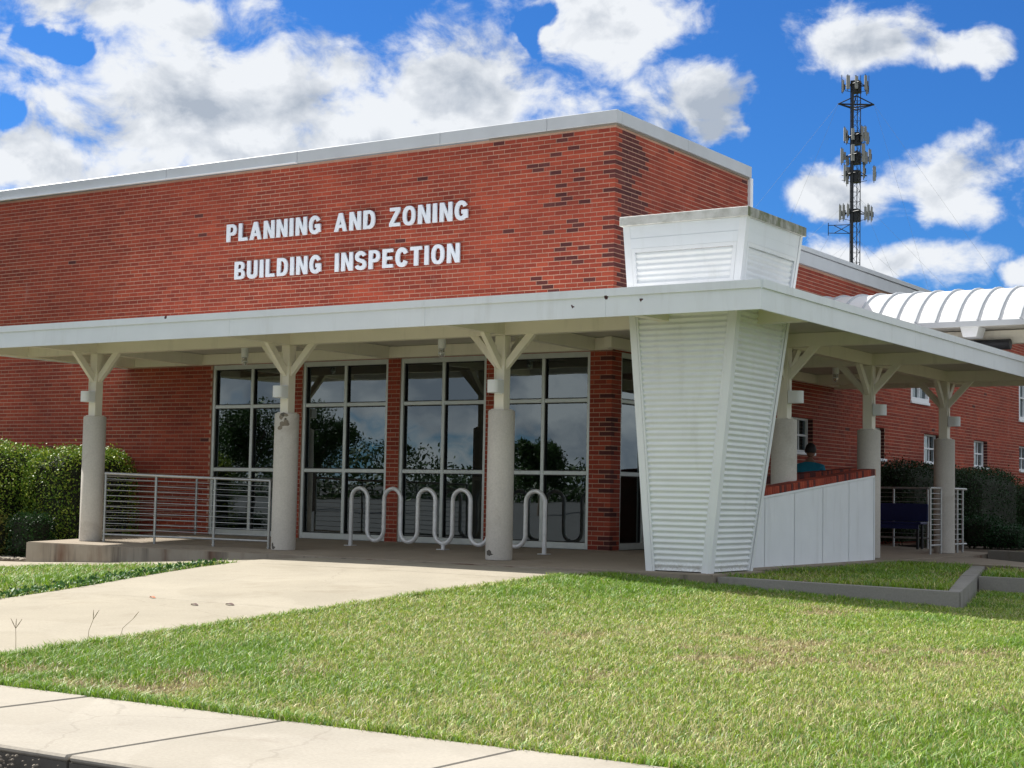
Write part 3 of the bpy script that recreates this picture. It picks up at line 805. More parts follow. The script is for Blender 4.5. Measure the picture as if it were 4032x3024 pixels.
def letter_mesh(ch, h):
    outs, adv = glyph(ch)
    cu = bpy.data.curves.new('letter', 'CURVE'); cu.dimensions = '2D'; cu.fill_mode = 'BOTH'; cu.extrude = .016; cu.bevel_depth = .0025; cu.bevel_resolution = 0
    for o in outs:
        sp_ = cu.splines.new('POLY'); sp_.points.add(len(o)-1); sp_.use_cyclic_u = True
        for p, q in zip(sp_.points, o): p.co = (q[0]*h, q[1]*h, 0, 1)
    ob = bpy.data.objects.new('tmp_letter', cu); C.objects.link(ob)
    dg = bpy.context.evaluated_depsgraph_get(); me = bpy.data.meshes.new_from_object(ob.evaluated_get(dg))
    bpy.data.objects.remove(ob); bpy.data.curves.remove(cu)
    me.name = 'letter'; me.materials.clear(); me.materials.append(MT['letter_paint'])
    me.transform(Matrix.Rotation(R(90), 4, 'X')); return me, adv*h
LM = {}
def sign_line(text, x0, x1, zb, h, label):
    root = empty('wall_lettering', ((x0+x1)/2, -.04, zb), label, 'sign lettering', 'raised sign letters on the facade')
    for c in set(text.replace(' ', '')):
        if c not in LM: LM[c] = letter_mesh(c, .287)
    nat = sum(LM[c][1] if c != ' ' else .15 for c in text); gaps = len(text)-1
    sc = 1.0; gap = (x1-x0-nat)/gaps
    if gap > .075: sc = (x1-x0-.06*gaps)/nat; gap = .06
    if gap < .03: sc = (x1-x0-.035*gaps)/nat; gap = .035
    x = x0
    for c in text:
        if c == ' ': x += .15*sc+gap; continue
        o = link('letter', LM[c][0], root); o.location = (x, -.045, zb); o.scale = (sc, 1, h/.287); x += LM[c][1]*sc+gap
sign_line('PLANNING AND ZONING', -7.505, -2.54, 4.935, .293, 'raised white capitals reading PLANNING AND ZONING on the brick wall')
sign_line('BUILDING INSPECTION', -7.296, -2.682, 4.287, .293, 'raised white capitals reading BUILDING INSPECTION below the first line of lettering')

# ------------------------------------------------------------------ canopy
XE, YE = 4.025, -3.8045; XW = -9.83; YF = 8.42; ZB_, ZT_ = 2.8425, 3.1705; YC, XC = -2.4211, 2.4521
can = empty('entrance_canopy', (2, -3, 2.84), 'flat white canopy roof wrapping round the front and side of the brick building', 'canopy')
outer = [(XW, YE), (XE, YE), (XE, YF), (.03, YF), (.03, -.03), (XW, -.03)]
part('roof_deck', 'vault_metal', can, lambda m: m.prism([(XW+.03, YE+.03), (XE-.03, YE+.03), (XE-.03, YF-.03), (.03, YF-.03), (.03, -.03), (XW+.03, -.03)], 3.05, lambda x, y: ZT_-.02))
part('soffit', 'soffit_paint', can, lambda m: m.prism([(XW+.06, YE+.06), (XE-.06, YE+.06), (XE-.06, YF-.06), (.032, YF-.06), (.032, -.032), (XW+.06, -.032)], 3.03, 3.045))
def fascia(name, a, b, split):
    a = Vector((*a, 0)); b = Vector((*b, 0)); d = (b-a).normalized(); n = Vector((d.y, -d.x, 0))  # n points outward
    L_ = (b-a).length; ks = [0]+split+[L_]
    for s0, s1 in zip(ks[:-1], ks[1:]):
        p0 = a+d*(s0+.0015); p1 = a+d*(s1-.0015)
        prof = [(0, ZB_), (.0, ZB_+.233), (.022, ZB_+.237), (.022, ZT_), (-.05, ZT_), (-.05, ZB_+.02), (-.03, ZB_)]
        mb = MB(); vs = [p0+n*o_+Vector((0, 0, z)) for o_, z in prof]+[p1+n*o_+Vector((0, 0, z)) for o_, z in prof]; k = len(prof)
        mb.add(vs, [tuple(range(k)), tuple(range(2*k-1, k-1, -1))]+[(i, k+i, k+(i+1) % k, (i+1) % k) for i in range(k)])
        ob = obj('fascia', mb, 'fascia_paint', can); flat_fix(ob.data)
fascia('front', (XW, YE), (XE, YE), [3.0, 6.0, 9.3, 11.9])
fascia('side', (XE, YE+.014), (XE, YF), [5.0, 8.6])
fascia('end', (XW, -.03), (XW, YE+.014), [])
fascia('back', (XE-.014, YF), (.03, YF), [])
bw = .14; z0b, z1b = 2.845, 3.026
def beam(p, q, w=bw, mat='cream_paint', cut_=0.0):
    part('beam', mat, can, lambda m: m.bar(p, q, w, z1b-z0b-cut_))
zc = (z0b+z1b)/2
COLX = [-7.934, -3.963, -.269]; COLY = [.4496, 3.654, 7.246]
xs_ = [-9.555]+COLX+[XC]
for a, b in zip(xs_[:-1], xs_[1:]): beam((a+bw/2+.001, YC, zc), (b-bw/2-.001, YC, zc))
beam((XC+bw/2+.001, YC, zc), (XE-.06, YC, zc)); beam((XW+.07, YC, zc), (-9.555-bw/2-.001, YC, zc))
ys_ = [YC]+COLY
for a, b in zip(ys_[:-1], ys_[1:]): beam((XC, a+bw/2+.001, zc), (XC, b-bw/2-.001, zc))
beam((XC, COLY[-1]+bw/2+.001, zc), (XC, YF-.16, zc))
for x in [-9.555]+COLX+[XC]: beam((x, YE+.06, zc), (x, -.165 if x < 0 else YC+bw/2, zc))
for y in COLY: beam((.155, y, zc), (XE-.06, y, zc))
part('beam', 'cream_paint', can, lambda m: m.cbox((.032, YF-.15, z0b-.005), (XE-.06, YF-.055, 3.024), .004))
part('wall_plate', 'cream_paint', can, lambda m: m.cbox((XW+.07, -.16, 2.852), (.028, -.034, 3.024), .004))
part('wall_plate', 'cream_paint', can, lambda m: m.cbox((.034, -.3, 2.862), (.15, YF-.16, 3.022), .004))

# columns: round concrete base, square steel post, four raking braces
def make_column():
    root = empty('canopy_column', (0, 0, 0), 'x', 'column', 'columns carrying the entrance canopy')
    r = .1755
    b = obj('concrete_base', MB().lathe([(r-.004, 0), (r, .01), (r, 1.93), (r-.014, 1.945)], n=40), 'column_concrete', root, True); auto_smooth(b, 50)
    p = obj('post', MB().cbox((-.076, -.076, 1.943), (.076, .076, 2.925), .007), 'cream_paint', root, True)
    obj('base_plate', MB().cbox((-.1, -.1, 1.9455), (.1, .1, 1.96), .003), 'cream_paint', root, True)
    for dx, dy in ((1, 0), (-1, 0), (0, 1), (0, -1)):
        mb = MB(); h = .065
        # raking brace with ends cut flush on the post and under the beam
        def P(u, z, s): return (dx*u+dy*s, dy*u+dx*s, z)
        vs = [P(.0765, 2.475, -h/2), P(.0765, 2.61, -h/2), P(.37, 2.926, -h/2), P(.505, 2.926, -h/2),
              P(.0765, 2.475, h/2), P(.0765, 2.61, h/2), P(.37, 2.926, h/2), P(.505, 2.926, h/2)]
        mb.add(vs, [(0, 1, 2, 3), (7, 6, 5, 4), (0, 4, 5, 1), (1, 5, 6, 2), (2, 6, 7, 3), (3, 7, 4, 0)])
        o = obj('brace', mb, 'cream_paint', root, True); flat_fix(o.data)
    return root
col0 = make_column()
CLAB = ['concrete and steel canopy column at the left end of the cable railing, beside the hedge',
        'concrete canopy column with a broken stained top, at the right end of the cable railing',
        'concrete canopy column standing in front of the serpentine bicycle rack',
        'concrete canopy column rising behind the white low wall next to the louvered pylon',
        'concrete canopy column at the end of the white low wall, behind the person',
        'concrete canopy column on the far right with short railings on both sides']
spots = [(x, YC) for x in COLX]+[(XC, y) for y in COLY]
for i, (x, y) in enumerate(spots):
    o = col0 if i == 0 else copy_tree(col0)
    o.location = (x, y, -.0815); o['label'] = CLAB[i]
def spall(par, n, zr, ar, mat):
    mb = MB()
    for k in range(n):
        z = random.uniform(*zr); a = R(random.uniform(*ar)); w = random.uniform(.02, .06); h = random.uniform(.02, .05); r_ = .1768
        ring = [(a+w/r_*math.cos(t)*random.uniform(.6, 1), z+h*math.sin(t)*random.uniform(.6, 1)) for t in [2*math.pi*i/9 for i in range(9)]]
        mb.add([(r_*math.cos(q), r_*math.sin(q), zz) for q, zz in ring]+[((r_+.002)*math.cos(a), (r_+.002)*math.sin(a), z)], [(i, (i+1) % 9, 9) for i in range(9)])
    link('spalled_patch', mb.mesh('spalled_patch', mat), par, True)
cols_ = [o for o in bpy.data.objects if o.name.startswith('canopy_column')]
for o in cols_:
    if abs(o.location.x-COLX[1]) < .01:
        spall(o, 7, (1.72, 1.93), (-95, -45), 'old_concrete'); spall(o, 3, (1.80, 1.93), (-90, -50), 'kerb_dark'); spall(o, 2, (.02, .1), (-110, -90), 'kerb_dark')
    elif abs(o.location.x-COLX[2]) < .01: spall(o, 3, (.03, .1), (-112, -95), 'kerb_dark')
# box lights clamped to the posts
def make_box_light():
    root = empty('box_light', (0, 0, 0), 'x', 'lamp', 'box lights on the canopy columns')
    hw, hd = .085, .115
    prof = [(-hw, 0)]+[(-hw*math.cos(t), -hd-.07*math.sin(t)) for t in [math.pi*k/8 for k in range(9)]]+[(hw, 0)]
    b = obj('housing', MB().prism(prof, -.083, .083), 'white_paint', root, True); auto_smooth(b, 40)
    obj('mounting_plate', MB().cbox((-.055, .0005, -.098), (.055, .012, .098), .003), 'white_paint', root, True)
    pts = [(-.055, -.004, .06), (-.058, -.004, .16), (-.06, -.002, .35), (-.056, .02, .56)]
    c = obj('conduit', MB().tube(pts, .009, 7), 'cream_paint', root, True, True)
    return root
bl0 = make_box_light()
BLAB = ['white box light on the leftmost canopy column', 'white box light on the canopy column at the right end of the cable railing',
        'white box light on the canopy column in front of the bicycle rack', 'white box light with a small mark, on the column beside the louvered pylon',
        'white box light on the middle column of the side porch', 'white box light on the far right canopy column']
for i, (x, y) in enumerate(spots):
    o = bl0 if i == 0 else copy_tree(bl0)
    if i < 3: o.location = (x, y-.089, 2.165)
    else: o.location = (x+.089, y, 2.165); o.rotation_euler.z = R(90)
    o['label'] = BLAB[i]
# caged jar lights hanging from the soffit
def make_jar():
    root = empty('jar_light', (0, 0, 0), 'x', 'lamp', 'caged jar lights under the canopy')
    a = obj('stem', MB().lathe([(.058, 0), (.058, -.16), (.05, -.175)], n=18), 'white_paint', root, True); auto_smooth(a)
    g = obj('glass_jar', MB().lathe([(.038, -.176), (.038, -.25), (.028, -.285), (.008, -.297)], n=16), 'jar_glass', root, True, True)
    for k in range(4):
        t = R(45+90*k); c, s = math.cos(t), math.sin(t)
        obj('cage_wire', MB().tube([(c*.046, s*.046, -.174), (c*.048, s*.048, -.25), (c*.036, s*.036, -.292), (c*.008, s*.008, -.308)], .0035, 6), 'white_paint', root, True, True)
    obj('cage_ring', MB().lathe([(.045, -.232), (.0505, -.236), (.0505, -.242), (.045, -.246)], n=18), 'white_paint', root, True)
    return root
jl0 = make_jar()
JLAB = ['caged jar light hanging from the canopy in front of the leftmost windows', 'caged jar light hanging from the canopy above the bicycle rack', 'caged jar light hanging under the side canopy near the person']
for i, p in enumerate([(-6.125, -1.006, 3.03), (-2.208, -1.101, 3.03), (1.33, 5.10, 3.03)]):
    o = jl0 if i == 0 else copy_tree(jl0); o.location = p; o['label'] = JLAB[i]

# ------------------------------------------------------------------ louvered pylon
py = empty('louvered_pylon', (2.6, -2.4, -.1), 'white inverted pylon clad in corrugated louvers, piercing the canopy corner', 'pylon')
B0 = dict(l=2.215, r=3.045, f=-3.0, b=-1.83); B1 = dict(l=1.922, r=3.545, f=-3.155, b=-1.535); ZP = 4.035; Z0 = -.104
def pe(k, z): t = (z-Z0)/(ZP-Z0); return B0[k]+(B1[k]-B0[k])*t
def pt_face(face, s, z, off=0.0):
    """point on a pylon face: s 0..1 left to right as seen from outside; off outward"""
    l, r, f, b = (pe(k, z) for k in 'lrfb')
    if face == 'f': return (l+(r-l)*s, f-off, z)
    if face == 'r': return (r+off, f+(b-f)*s, z)
    if face == 'l': return (l-off, b+(f-b)*s, z)
    return (r+(l-r)*s, b+off, z)
def wid(face, z): return pe('r', z)-pe('l', z) if face in 'fb' else pe('b', z)-pe('f', z)
def louver(face, m0, m1, z0, z1, name='louver_panel', pitch=.0672, amp=.0135, base=-.020):
    mb = MB(); per = 8; n = int((z1-z0)/pitch*per); vs = []
    for k in range(n+1):
        z = z0+(z1-z0)*k/n; ph = (z-z0)/pitch % 1
        h = amp*math.cos(2*math.pi*ph)
        w = wid(face, z)
        vs += [pt_face(face, m0/w, z, base+h), pt_face(face, 1-m1/w, z, base+h)]
    mb.add(vs, [(2*k, 2*k+1, 2*k+3, 2*k+2) for k in range(n)])
    o = obj(name, mb, 'louver_paint', py, smooth=False); auto_smooth(o, 80); return o
ZL0, ZL1 = -.088, 3.02
for fc in 'fr': louver(fc, .10, .10, ZL0, ZL1)
for fc in 'lb':
    mb = MB(); mb.add([pt_face(fc, 0, Z0, -.02), pt_face(fc, 1, Z0, -.02), pt_face(fc, 1, ZP-.1, -.02), pt_face(fc, 0, ZP-.1, -.02)], [(0, 1, 2, 3)]); obj('back_panel', mb, 'louver_paint', py)
def corner_trim(fa, fb, w=.10):
    """L shaped trim wrapping the edge between face fa (its right end) and fb (its left end)"""
    mb = MB(); vs = []
    zs = [Z0, ZP-.02]
    for z in zs:
        a0 = pt_face(fa, 1-w/wid(fa, z), z, .004); b1 = pt_face(fb, w/wid(fb, z), z, .004)
        a1 = pt_face(fa, 1, z, .004); b0 = pt_face(fb, 0, z, .004)
        e = (a1[0] if fa in 'rl' else b0[0], a1[1] if fa in 'fb' else b0[1], z)
        ai = pt_face(fa, 1-w/wid(fa, z), z, -.03); bi = pt_face(fb, w/wid(fb, z), z, -.03)
        vs += [ai, a0, e, b1, bi]
    mb.add(vs, [(0, 1, 6, 5), (1, 2, 7, 6), (2, 3, 8, 7), (3, 4, 9, 8), (0, 4, 3, 2, 1), (5, 6, 7, 8, 9)])
    o = obj('corner_trim', mb, 'white_paint', py); flat_fix(o.data)
for a, b in (('f', 'r'), ('r', 'b'), ('l', 'f'), ('b', 'l')): corner_trim(a, b, .085 if (a, b) != ('r', 'b') else .06)
# flashing strips beside the louvers
for fc, m in (('f', .088), ('r', .088)):
    for side in (0, 1):
        mb = MB(); vs = []
        for z in (Z0, 3.02):
            w = wid(fc, z); s0 = m/w if side == 0 else 1-(m+.022)/w; s1 = (m+.022)/w if side == 0 else 1-m/w
            vs += [pt_face(fc, s0, z, .0), pt_face(fc, s1, z, .0), pt_face(fc, s1, z, -.028), pt_face(fc, s0, z, -.028)]
        mb.add(vs, [(0, 1, 5, 4), (1, 2, 6, 5), (3, 0, 4, 7), (0, 3, 2, 1), (4, 5, 6, 7)]); obj('flashing', mb, 'white_paint', py)
# head box above the canopy: framed panels, then the cap
ZH0 = 3.155
def frame_rect(fc, m, z0, z1, off, name, mat='white_paint', th=.02, wdt=.03):
    mb = MB()
    def q(s0, s1, za, zb):
        def pp(s, z, o): 
            w = wid(fc, z); return pt_face(fc, s/w if s >= 0 else 1+s/w, z, o)
        vs = [pp(s0, za, off), pp(s1, za, off), pp(s1, zb, off), pp(s0, zb, off), pp(s0, za, off-th), pp(s1, za, off-th), pp(s1, zb, off-th), pp(s0, zb, off-th)]
        mb.add(vs, [(0, 1, 2, 3), (4, 7, 6, 5), (0, 4, 5, 1), (1, 5, 6, 2), (2, 6, 7, 3), (3, 7, 4, 0)])
    q(m, m+wdt, z0, z1); q(-m-wdt, -m, z0, z1); q(m+wdt, -m-wdt, z1-wdt, z1); q(m+wdt, -m-wdt, z0, z0+wdt)
    o = obj(name, mb, mat, py); flat_fix(o.data)
for fc in 'fr':
    w_ = .086
    def band(z0, z1, off=.002, fc=fc):
        mb = MB(); vs = []
        for z in (z0, z1):
            w = wid(fc, z); vs += [pt_face(fc, w_/w, z, off), pt_face(fc, 1-w_/w, z, off), pt_face(fc, 1-w_/w, z, off-.03), pt_face(fc, w_/w, z, off-.03)]
        mb.add(vs, [(0, 1, 5, 4), (1, 2, 6, 5), (2, 3, 7, 6), (3, 0, 4, 7), (0, 3, 2, 1), (4, 5, 6, 7)]); obj('head_band', mb, 'fascia_paint', py)
    band(ZH0, 3.265); band(3.73, 3.85, .006); band(3.852, ZP-.03)
    frame_rect(fc, .088, 3.267, 3.728, .006, 'panel_frame', 'white_paint', .03, .045)
    louver(fc, .134, .134, 3.314, 3.682, 'head_louver', .0672, .009, -.019)
mb = MB(); c = .035
capz = (ZP-.028, ZP+.085)
vs = [(pe('l', ZP)-c, pe('f', ZP)-c), (pe('r', ZP)+c, pe('f', ZP)-c), (pe('r', ZP)+c, pe('b', ZP)+c), (pe('l', ZP)-c, pe('b', ZP)+c)]
obj('cap', MB().cbox((vs[0][0], vs[0][1], capz[0]), (vs[2][0], vs[2][1], capz[1]), .006), 'mossy_cap', py)

# ------------------------------------------------------------------ low white wall with a sloping brick coping
lw = empty('low_wall', (2.7, .6, -.1), 'low wall clad in white ribbed panels with a sloping brick coping', 'wall')
WY0, WY1 = -1.95, 3.04
def wtop(y): return .809+(y+.869)*(.34/3.888)
part('core', 'white_paint', lw, lambda m: m.add([(2.60, WY0, -.1), (2.755, WY0, -.1), (2.755, WY1, -.1), (2.60, WY1, -.1), (2.60, WY0, wtop(WY0)), (2.755, WY0, wtop(WY0)), (2.755, WY1, wtop(WY1)), (2.60, WY1, wtop(WY1))],
     [(0, 3, 2, 1), (4, 5, 6, 7), (0, 1, 5, 4), (1, 2, 6, 5), (2, 3, 7, 6), (3, 0, 4, 7)]))
seams = [WY0, -.858, .093, 1.067, 2.039, WY1-.02]
for a, b in zip(seams[:-1], seams[1:]):
    mb = MB(); vs = []; n = int((b-a)/.033)*4
    for k in range(n+1):
        y = a+.006+(b-a-.012)*k/n; ph = (k/4) % 1
        h = .0035 if k % 4 in (0, 1) else 0
        vs += [(2.763+h, y, -.095), (2.763+h, y, wtop(y)-.012)]
    mb.add(vs, [(2*k, 2*k+2, 2*k+3, 2*k+1) for k in range(n)]); obj('ribbed_panel', mb, 'white_paint', lw)
part('top_trim', 'white_paint', lw, lambda m: m.bar((2.766, WY0, wtop(WY0)-.008), (2.766, WY1, wtop(WY1)-.008), .026, .03))
part('end_trim', 'white_paint', lw, lambda m: m.cbox((2.756, WY1-.02, -.095), (2.782, WY1+.004, wtop(WY1)-.026), .004))
nb = int((WY1+.06-WY0)/.0755)
cap_me = {}
for mname in ('brick_red', 'brick_dark'): cap_me[mname] = MB().cbox((-.105, -.0335, 0), (.105, .0335, .098), .004).mesh('coping_brick', mname)
for k in range(nb):
    y = WY0+.04+k*.0755
    o = link('coping_brick', cap_me['brick_red' if random.random() < .7 else 'brick_dark'], lw, loc=(2.68, y, wtop(y)+.006)); o.rotation_euler.x = .0873
    o.matrix_parent_inverse = Matrix.Translation(-Vector(lw.location))
part('coping_mortar', 'mortar', lw, lambda m: m.add([(2.585, WY0, wtop(WY0)), (2.776, WY0, wtop(WY0)), (2.776, WY1+.05, wtop(WY1)), (2.585, WY1+.05, wtop(WY1)), (2.585, WY0, wtop(WY0)+.094), (2.776, WY0, wtop(WY0)+.094), (2.776, WY1+.05, wtop(WY1+.05)+.094), (2.585, WY1+.05, wtop(WY1+.05)+.094)],
     [(0, 3, 2, 1), (4, 5, 6, 7), (0, 1, 5, 4), (1, 2, 6, 5), (2, 3, 7, 6), (3, 0, 4, 7)]))
eb = {}
for mname in ('brick_red', 'brick_dark'): eb[mname] = MB().cbox((-.07, 0, 0), (.07, .03, hh), .003).mesh('brick', mname)
for k in range(18):
    o = link('brick', eb['brick_dark' if random.random() < .45 else 'brick_red'], lw, loc=(2.68, WY1+.001, -.088+k*COURSE)); o.matrix_parent_inverse = Matrix.Translation(-Vector(lw.location))
# second low brick wall further in
iw = empty('inner_low_wall', (1.63, 3.2, -.05), 'low brick wall with sloping soldier coping in front of the person', 'wall')
def itop(y): return 1.065+(y-2.73)*.0616
part('core', 'mortar', iw, lambda m: m.add([(1.56, 1.2, -.06), (1.7, 1.2, -.06), (1.7, 5.4, -.06), (1.56, 5.4, -.06), (1.56, 1.2, itop(1.2)), (1.7, 1.2, itop(1.2)), (1.7, 5.4, itop(5.4)), (1.56, 5.4, itop(5.4))],
     [(0, 3, 2, 1), (4, 5, 6, 7), (0, 1, 5, 4), (1, 2, 6, 5), (2, 3, 7, 6), (3, 0, 4, 7)]))
for k in range(55):
    y = 1.24+k*.0755
    o = link('coping_brick', cap_me['brick_red' if random.random() < .6 else 'brick_dark'], iw, loc=(1.63, y, itop(y)+.004)); o.rotation_euler.x = .0616
    o.matrix_parent_inverse = Matrix.Translation(-Vector(iw.location))

# ------------------------------------------------------------------ railings
def railing(label, pts, posts, zt=(.9, .9), zbot=.11, cables=10, extra=(0, 0), name='cable_railing', rr=.021, mat='steel', zf=0.0):
    a, b = Vector((*pts[0], 0)), Vector((*pts[1], 0)); d = (b-a).normalized()
    root = empty(name, tuple((a+b)/2+Vector((0, 0, zf))), label, 'railing', 'cable railings round the porch')
    L_ = (b-a).length
    def at(t, f): return a+d*(L_*t)+Vector((0, 0, (zf+zbot)*(1-f)+(zt[0]*(1-t)+zt[1]*t)*f))
    e0, e1 = -extra[0]/L_, 1+extra[1]/L_
    part('top_rail', mat, root, lambda m: m.tube([at(e0, 1), at(e1, 1)], rr, 10), True)
    part('bottom_rail', mat, root, lambda m: m.tube([at(e0, 0), at(e1, 0)], rr*.85, 10), True)
    for t in posts:
        p = a+d*(L_*t)
        part('post', mat, root, lambda m: m.tube([(p.x, p.y, floor_z(p.x, p.y)), at(t, .999)], rr*.95, 10), True)
    for k in range(cables):
        f = (k+1)/(cables+1)
        part('cable', mat, root, lambda m: m.tube([at(0, f), at(1, f)], .005, 5))
    return root
railing('grey cable railing between two columns in front of the leftmost windows', ((-7.64, -2.43), (-4.25, -2.40)), (.004, .325, .68, .996), (.976, .897), zf=-.08)
railing('grey cable railing running back to the wall behind the leftmost column', ((-8.05, -2.2), (-7.92, -.10)), (.02, .56, .98), (.94, .95), zf=-.04)
railing('short grey railing left of the far right column', ((2.52, 6.31), (2.52, 6.86)), (0, 1), (1.013, 1.013), .14, zf=-.08)
railing('short grey railing right of the far right column', ((2.52, 7.44), (2.52, 8.03)), (.5, 1), (1.016, 1.016), .14, extra=(0, .2), zf=-.08)
railing('dark grey railing across the far end of the side porch', ((.35, 8.52), (1.76, 8.52)), (.02, .53, .98), (1.026, 1.026), .17, zf=-.04)

# ------------------------------------------------------------------ bicycle rack
def make_rack():
    root = empty('bicycle_rack', (-2.06, -1.17, -.04), 'serpentine grey tube bicycle rack in front of the entrance windows', 'bicycle rack')
    xa, xb = -3.807, -.32; nw = 6; pitch = (xb-xa)/(2*nw-1); r = pitch/2; zt, zb = .85, .052; rt = .031; zf = -.037
    pts = [(xa, zf+.01)]
    for k in range(2*nw-1):
        cx = xa+pitch*(k+.5)
        top = k % 2 == 0
        zc_ = zt-rt-r if top else zb+r
        pts.append((xa+pitch*k, zc_))
        for q in range(1, 12):
            t = math.pi*q/12
            pts.append((cx-r*math.cos(t), zc_+(r if top else -r)*math.sin(t)))
        pts.append((xa+pitch*(k+1), zc_))
    pts.append((xb, zf+.01))
    out = [pts[0]]
    for p in pts[1:]:
        if (Vector(p)-Vector(out[-1])).length > 1e-4: out.append(p)
    yy = lambda x: -1.10-(x-xa)*.13/(xb-xa)
    o = part('tube', 'rack_steel', root, lambda m: m.tube([(x, yy(x), z) for x, z in out], rt, 14)); auto_smooth(o, 60)
    xm = xa+pitch*5.5
    for x in (xa, xb, xm):
        part('base_flange', 'rack_steel', root, lambda m: m.cbox((x-.07, yy(x)-.07, zf-.002), (x+.07, yy(x)+.07, zf+.01), .003))
    part('foot', 'rack_steel', root, lambda m: m.tube([(xm, yy(xm), zf+.01), (xm, yy(xm), .05)], .03, 12), True)
make_rack()

# ------------------------------------------------------------------ barrel vault walkway roof at the back right
bv = empty('vaulted_walkway_roof', (4, 8, 3.7), 'white barrel vaulted metal walkway roof with standing seams', 'walkway roof')
YV, HV, ZE, RISE = 8.1, 1.5, 3.82, .70
Rv = (HV*HV+RISE*RISE)/(2*RISE); zcen = ZE+RISE-Rv; a0 = math.asin(HV/Rv)
pit = .355; nr = 32
def arc_pts(x, off, n=16): return [(x, YV+(Rv+off)*math.sin(-a0+2*a0*k/n), zcen+(Rv+off)*math.cos(-a0+2*a0*k/n)) for k in range(n+1)]
for k in range(nr):
    xa, xb = .02+k*pit, .02+(k+1)*pit
    mb = MB(); A, Bq = arc_pts(xa+.003, 0), arc_pts(xb-.003, 0); A2, B2 = arc_pts(xa+.003, -.02), arc_pts(xb-.003, -.02); n = len(A)
    mb.add(A+Bq+A2+B2, [(i, n+i, n+i+1, i+1) for i in range(n-1)]+[(2*n+i+1, 3*n+i+1, 3*n+i, 2*n+i) for i in range(n-1)]+[(0, 2*n, 3*n, n), (n-1, 2*n-1, 4*n-1, 3*n-1)])
    o = obj('roof_panel', mb, 'vault_metal', bv); auto_smooth(o, 30)
    mb = MB(); P_ = arc_pts(xa, .0); Q_ = arc_pts(xa, .032)
    vs = [(x-.012, y, z) for x, y, z in P_]+[(x-.012, y, z) for x, y, z in Q_]+[(x+.012, y, z) for x, y, z in Q_]+[(x+.012, y, z) for x, y, z in P_]
    mb.add(vs, [(j*n+i, j*n+i+1, (j+1)*n+i+1, (j+1)*n+i) for j in range(3) for i in range(n-1)]+[(0, n, 2*n, 3*n), (n-1, 4*n-1, 3*n-1, 2*n-1)])
    o = obj('standing_seam', mb, 'coping_metal', bv); flat_fix(o.data)
XV1 = .02+nr*pit
for sy in (-1, 1):
    y = YV+sy*(HV+.02)
    part('eave_gutter', 'old_concrete' if False else 'coping_metal', bv, lambda m: m.cbox((.02, min(y, y-sy*.06), ZE-.10), (XV1, max(y, y-sy*.06), ZE-.005), .006))
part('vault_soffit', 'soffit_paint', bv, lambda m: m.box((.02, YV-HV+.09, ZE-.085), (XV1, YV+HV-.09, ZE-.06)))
part('edge_beam', 'cream_paint', bv, lambda m: m.cbox((.02, YV-.75, ZE-.33), (XV1, YV-.6, ZE-.10), .006))
for x in (3.05, 6.6, 10.2):
    mb = MB(); vs = []
    for yy_ in (YV-HV+.12, YV-HV+.5):
        vs += [(x-.16, yy_, ZE-.09), (x+.16, yy_, ZE-.09), (x+.11, yy_, ZE-.26), (x-.11, yy_, ZE-.26)]
    mb.add(vs, [(0, 1, 2, 3), (7, 6, 5, 4), (0, 4, 5, 1), (1, 5, 6, 2), (2, 6, 7, 3), (3, 7, 4, 0)])
    o = obj('bracket', mb, 'white_paint', bv); flat_fix(o.data)
for x in (6.6, 10.2):
    for sy in (-1, 1): part('post', 'cream_paint', bv, lambda m: m.cbox((x-.08, YV+sy*.67-.08, -.05), (x+.08, YV+sy*.67+.08, ZE-.335 if sy < 0 else ZE-.087), .006))
part('duct', 'dark_metal', bv, lambda m: m.tube([(.2, YV-.9, ZE-.36), (3.6, YV-.9, ZE-.36)], .09, 12))

# ------------------------------------------------------------------ dark blue bench by the far railing
bn = empty('blue_bench', (1.4, 8.1, -.045), 'dark blue bench in front of the railing at the far end of the porch', 'bench')
part('backrest', 'blue_plastic', bn, lambda m: m.cbox((.85, 8.24, .43), (1.83, 8.29, .75), .015))
part('seat', 'blue_plastic', bn, lambda m: m.cbox((.85, 7.86, .38), (1.83, 8.23, .425), .015))
part('apron', 'blue_plastic', bn, lambda m: m.cbox((.90, 7.88, .30), (1.78, 7.91, .379), .006))
for x in (.92, 1.72):
    for y in (7.93, 8.17): part('leg', 'dark_metal', bn, lambda m: m.cbox((x, y, floor_z(x, y)), (x+.04, y+.04, .379), .004))

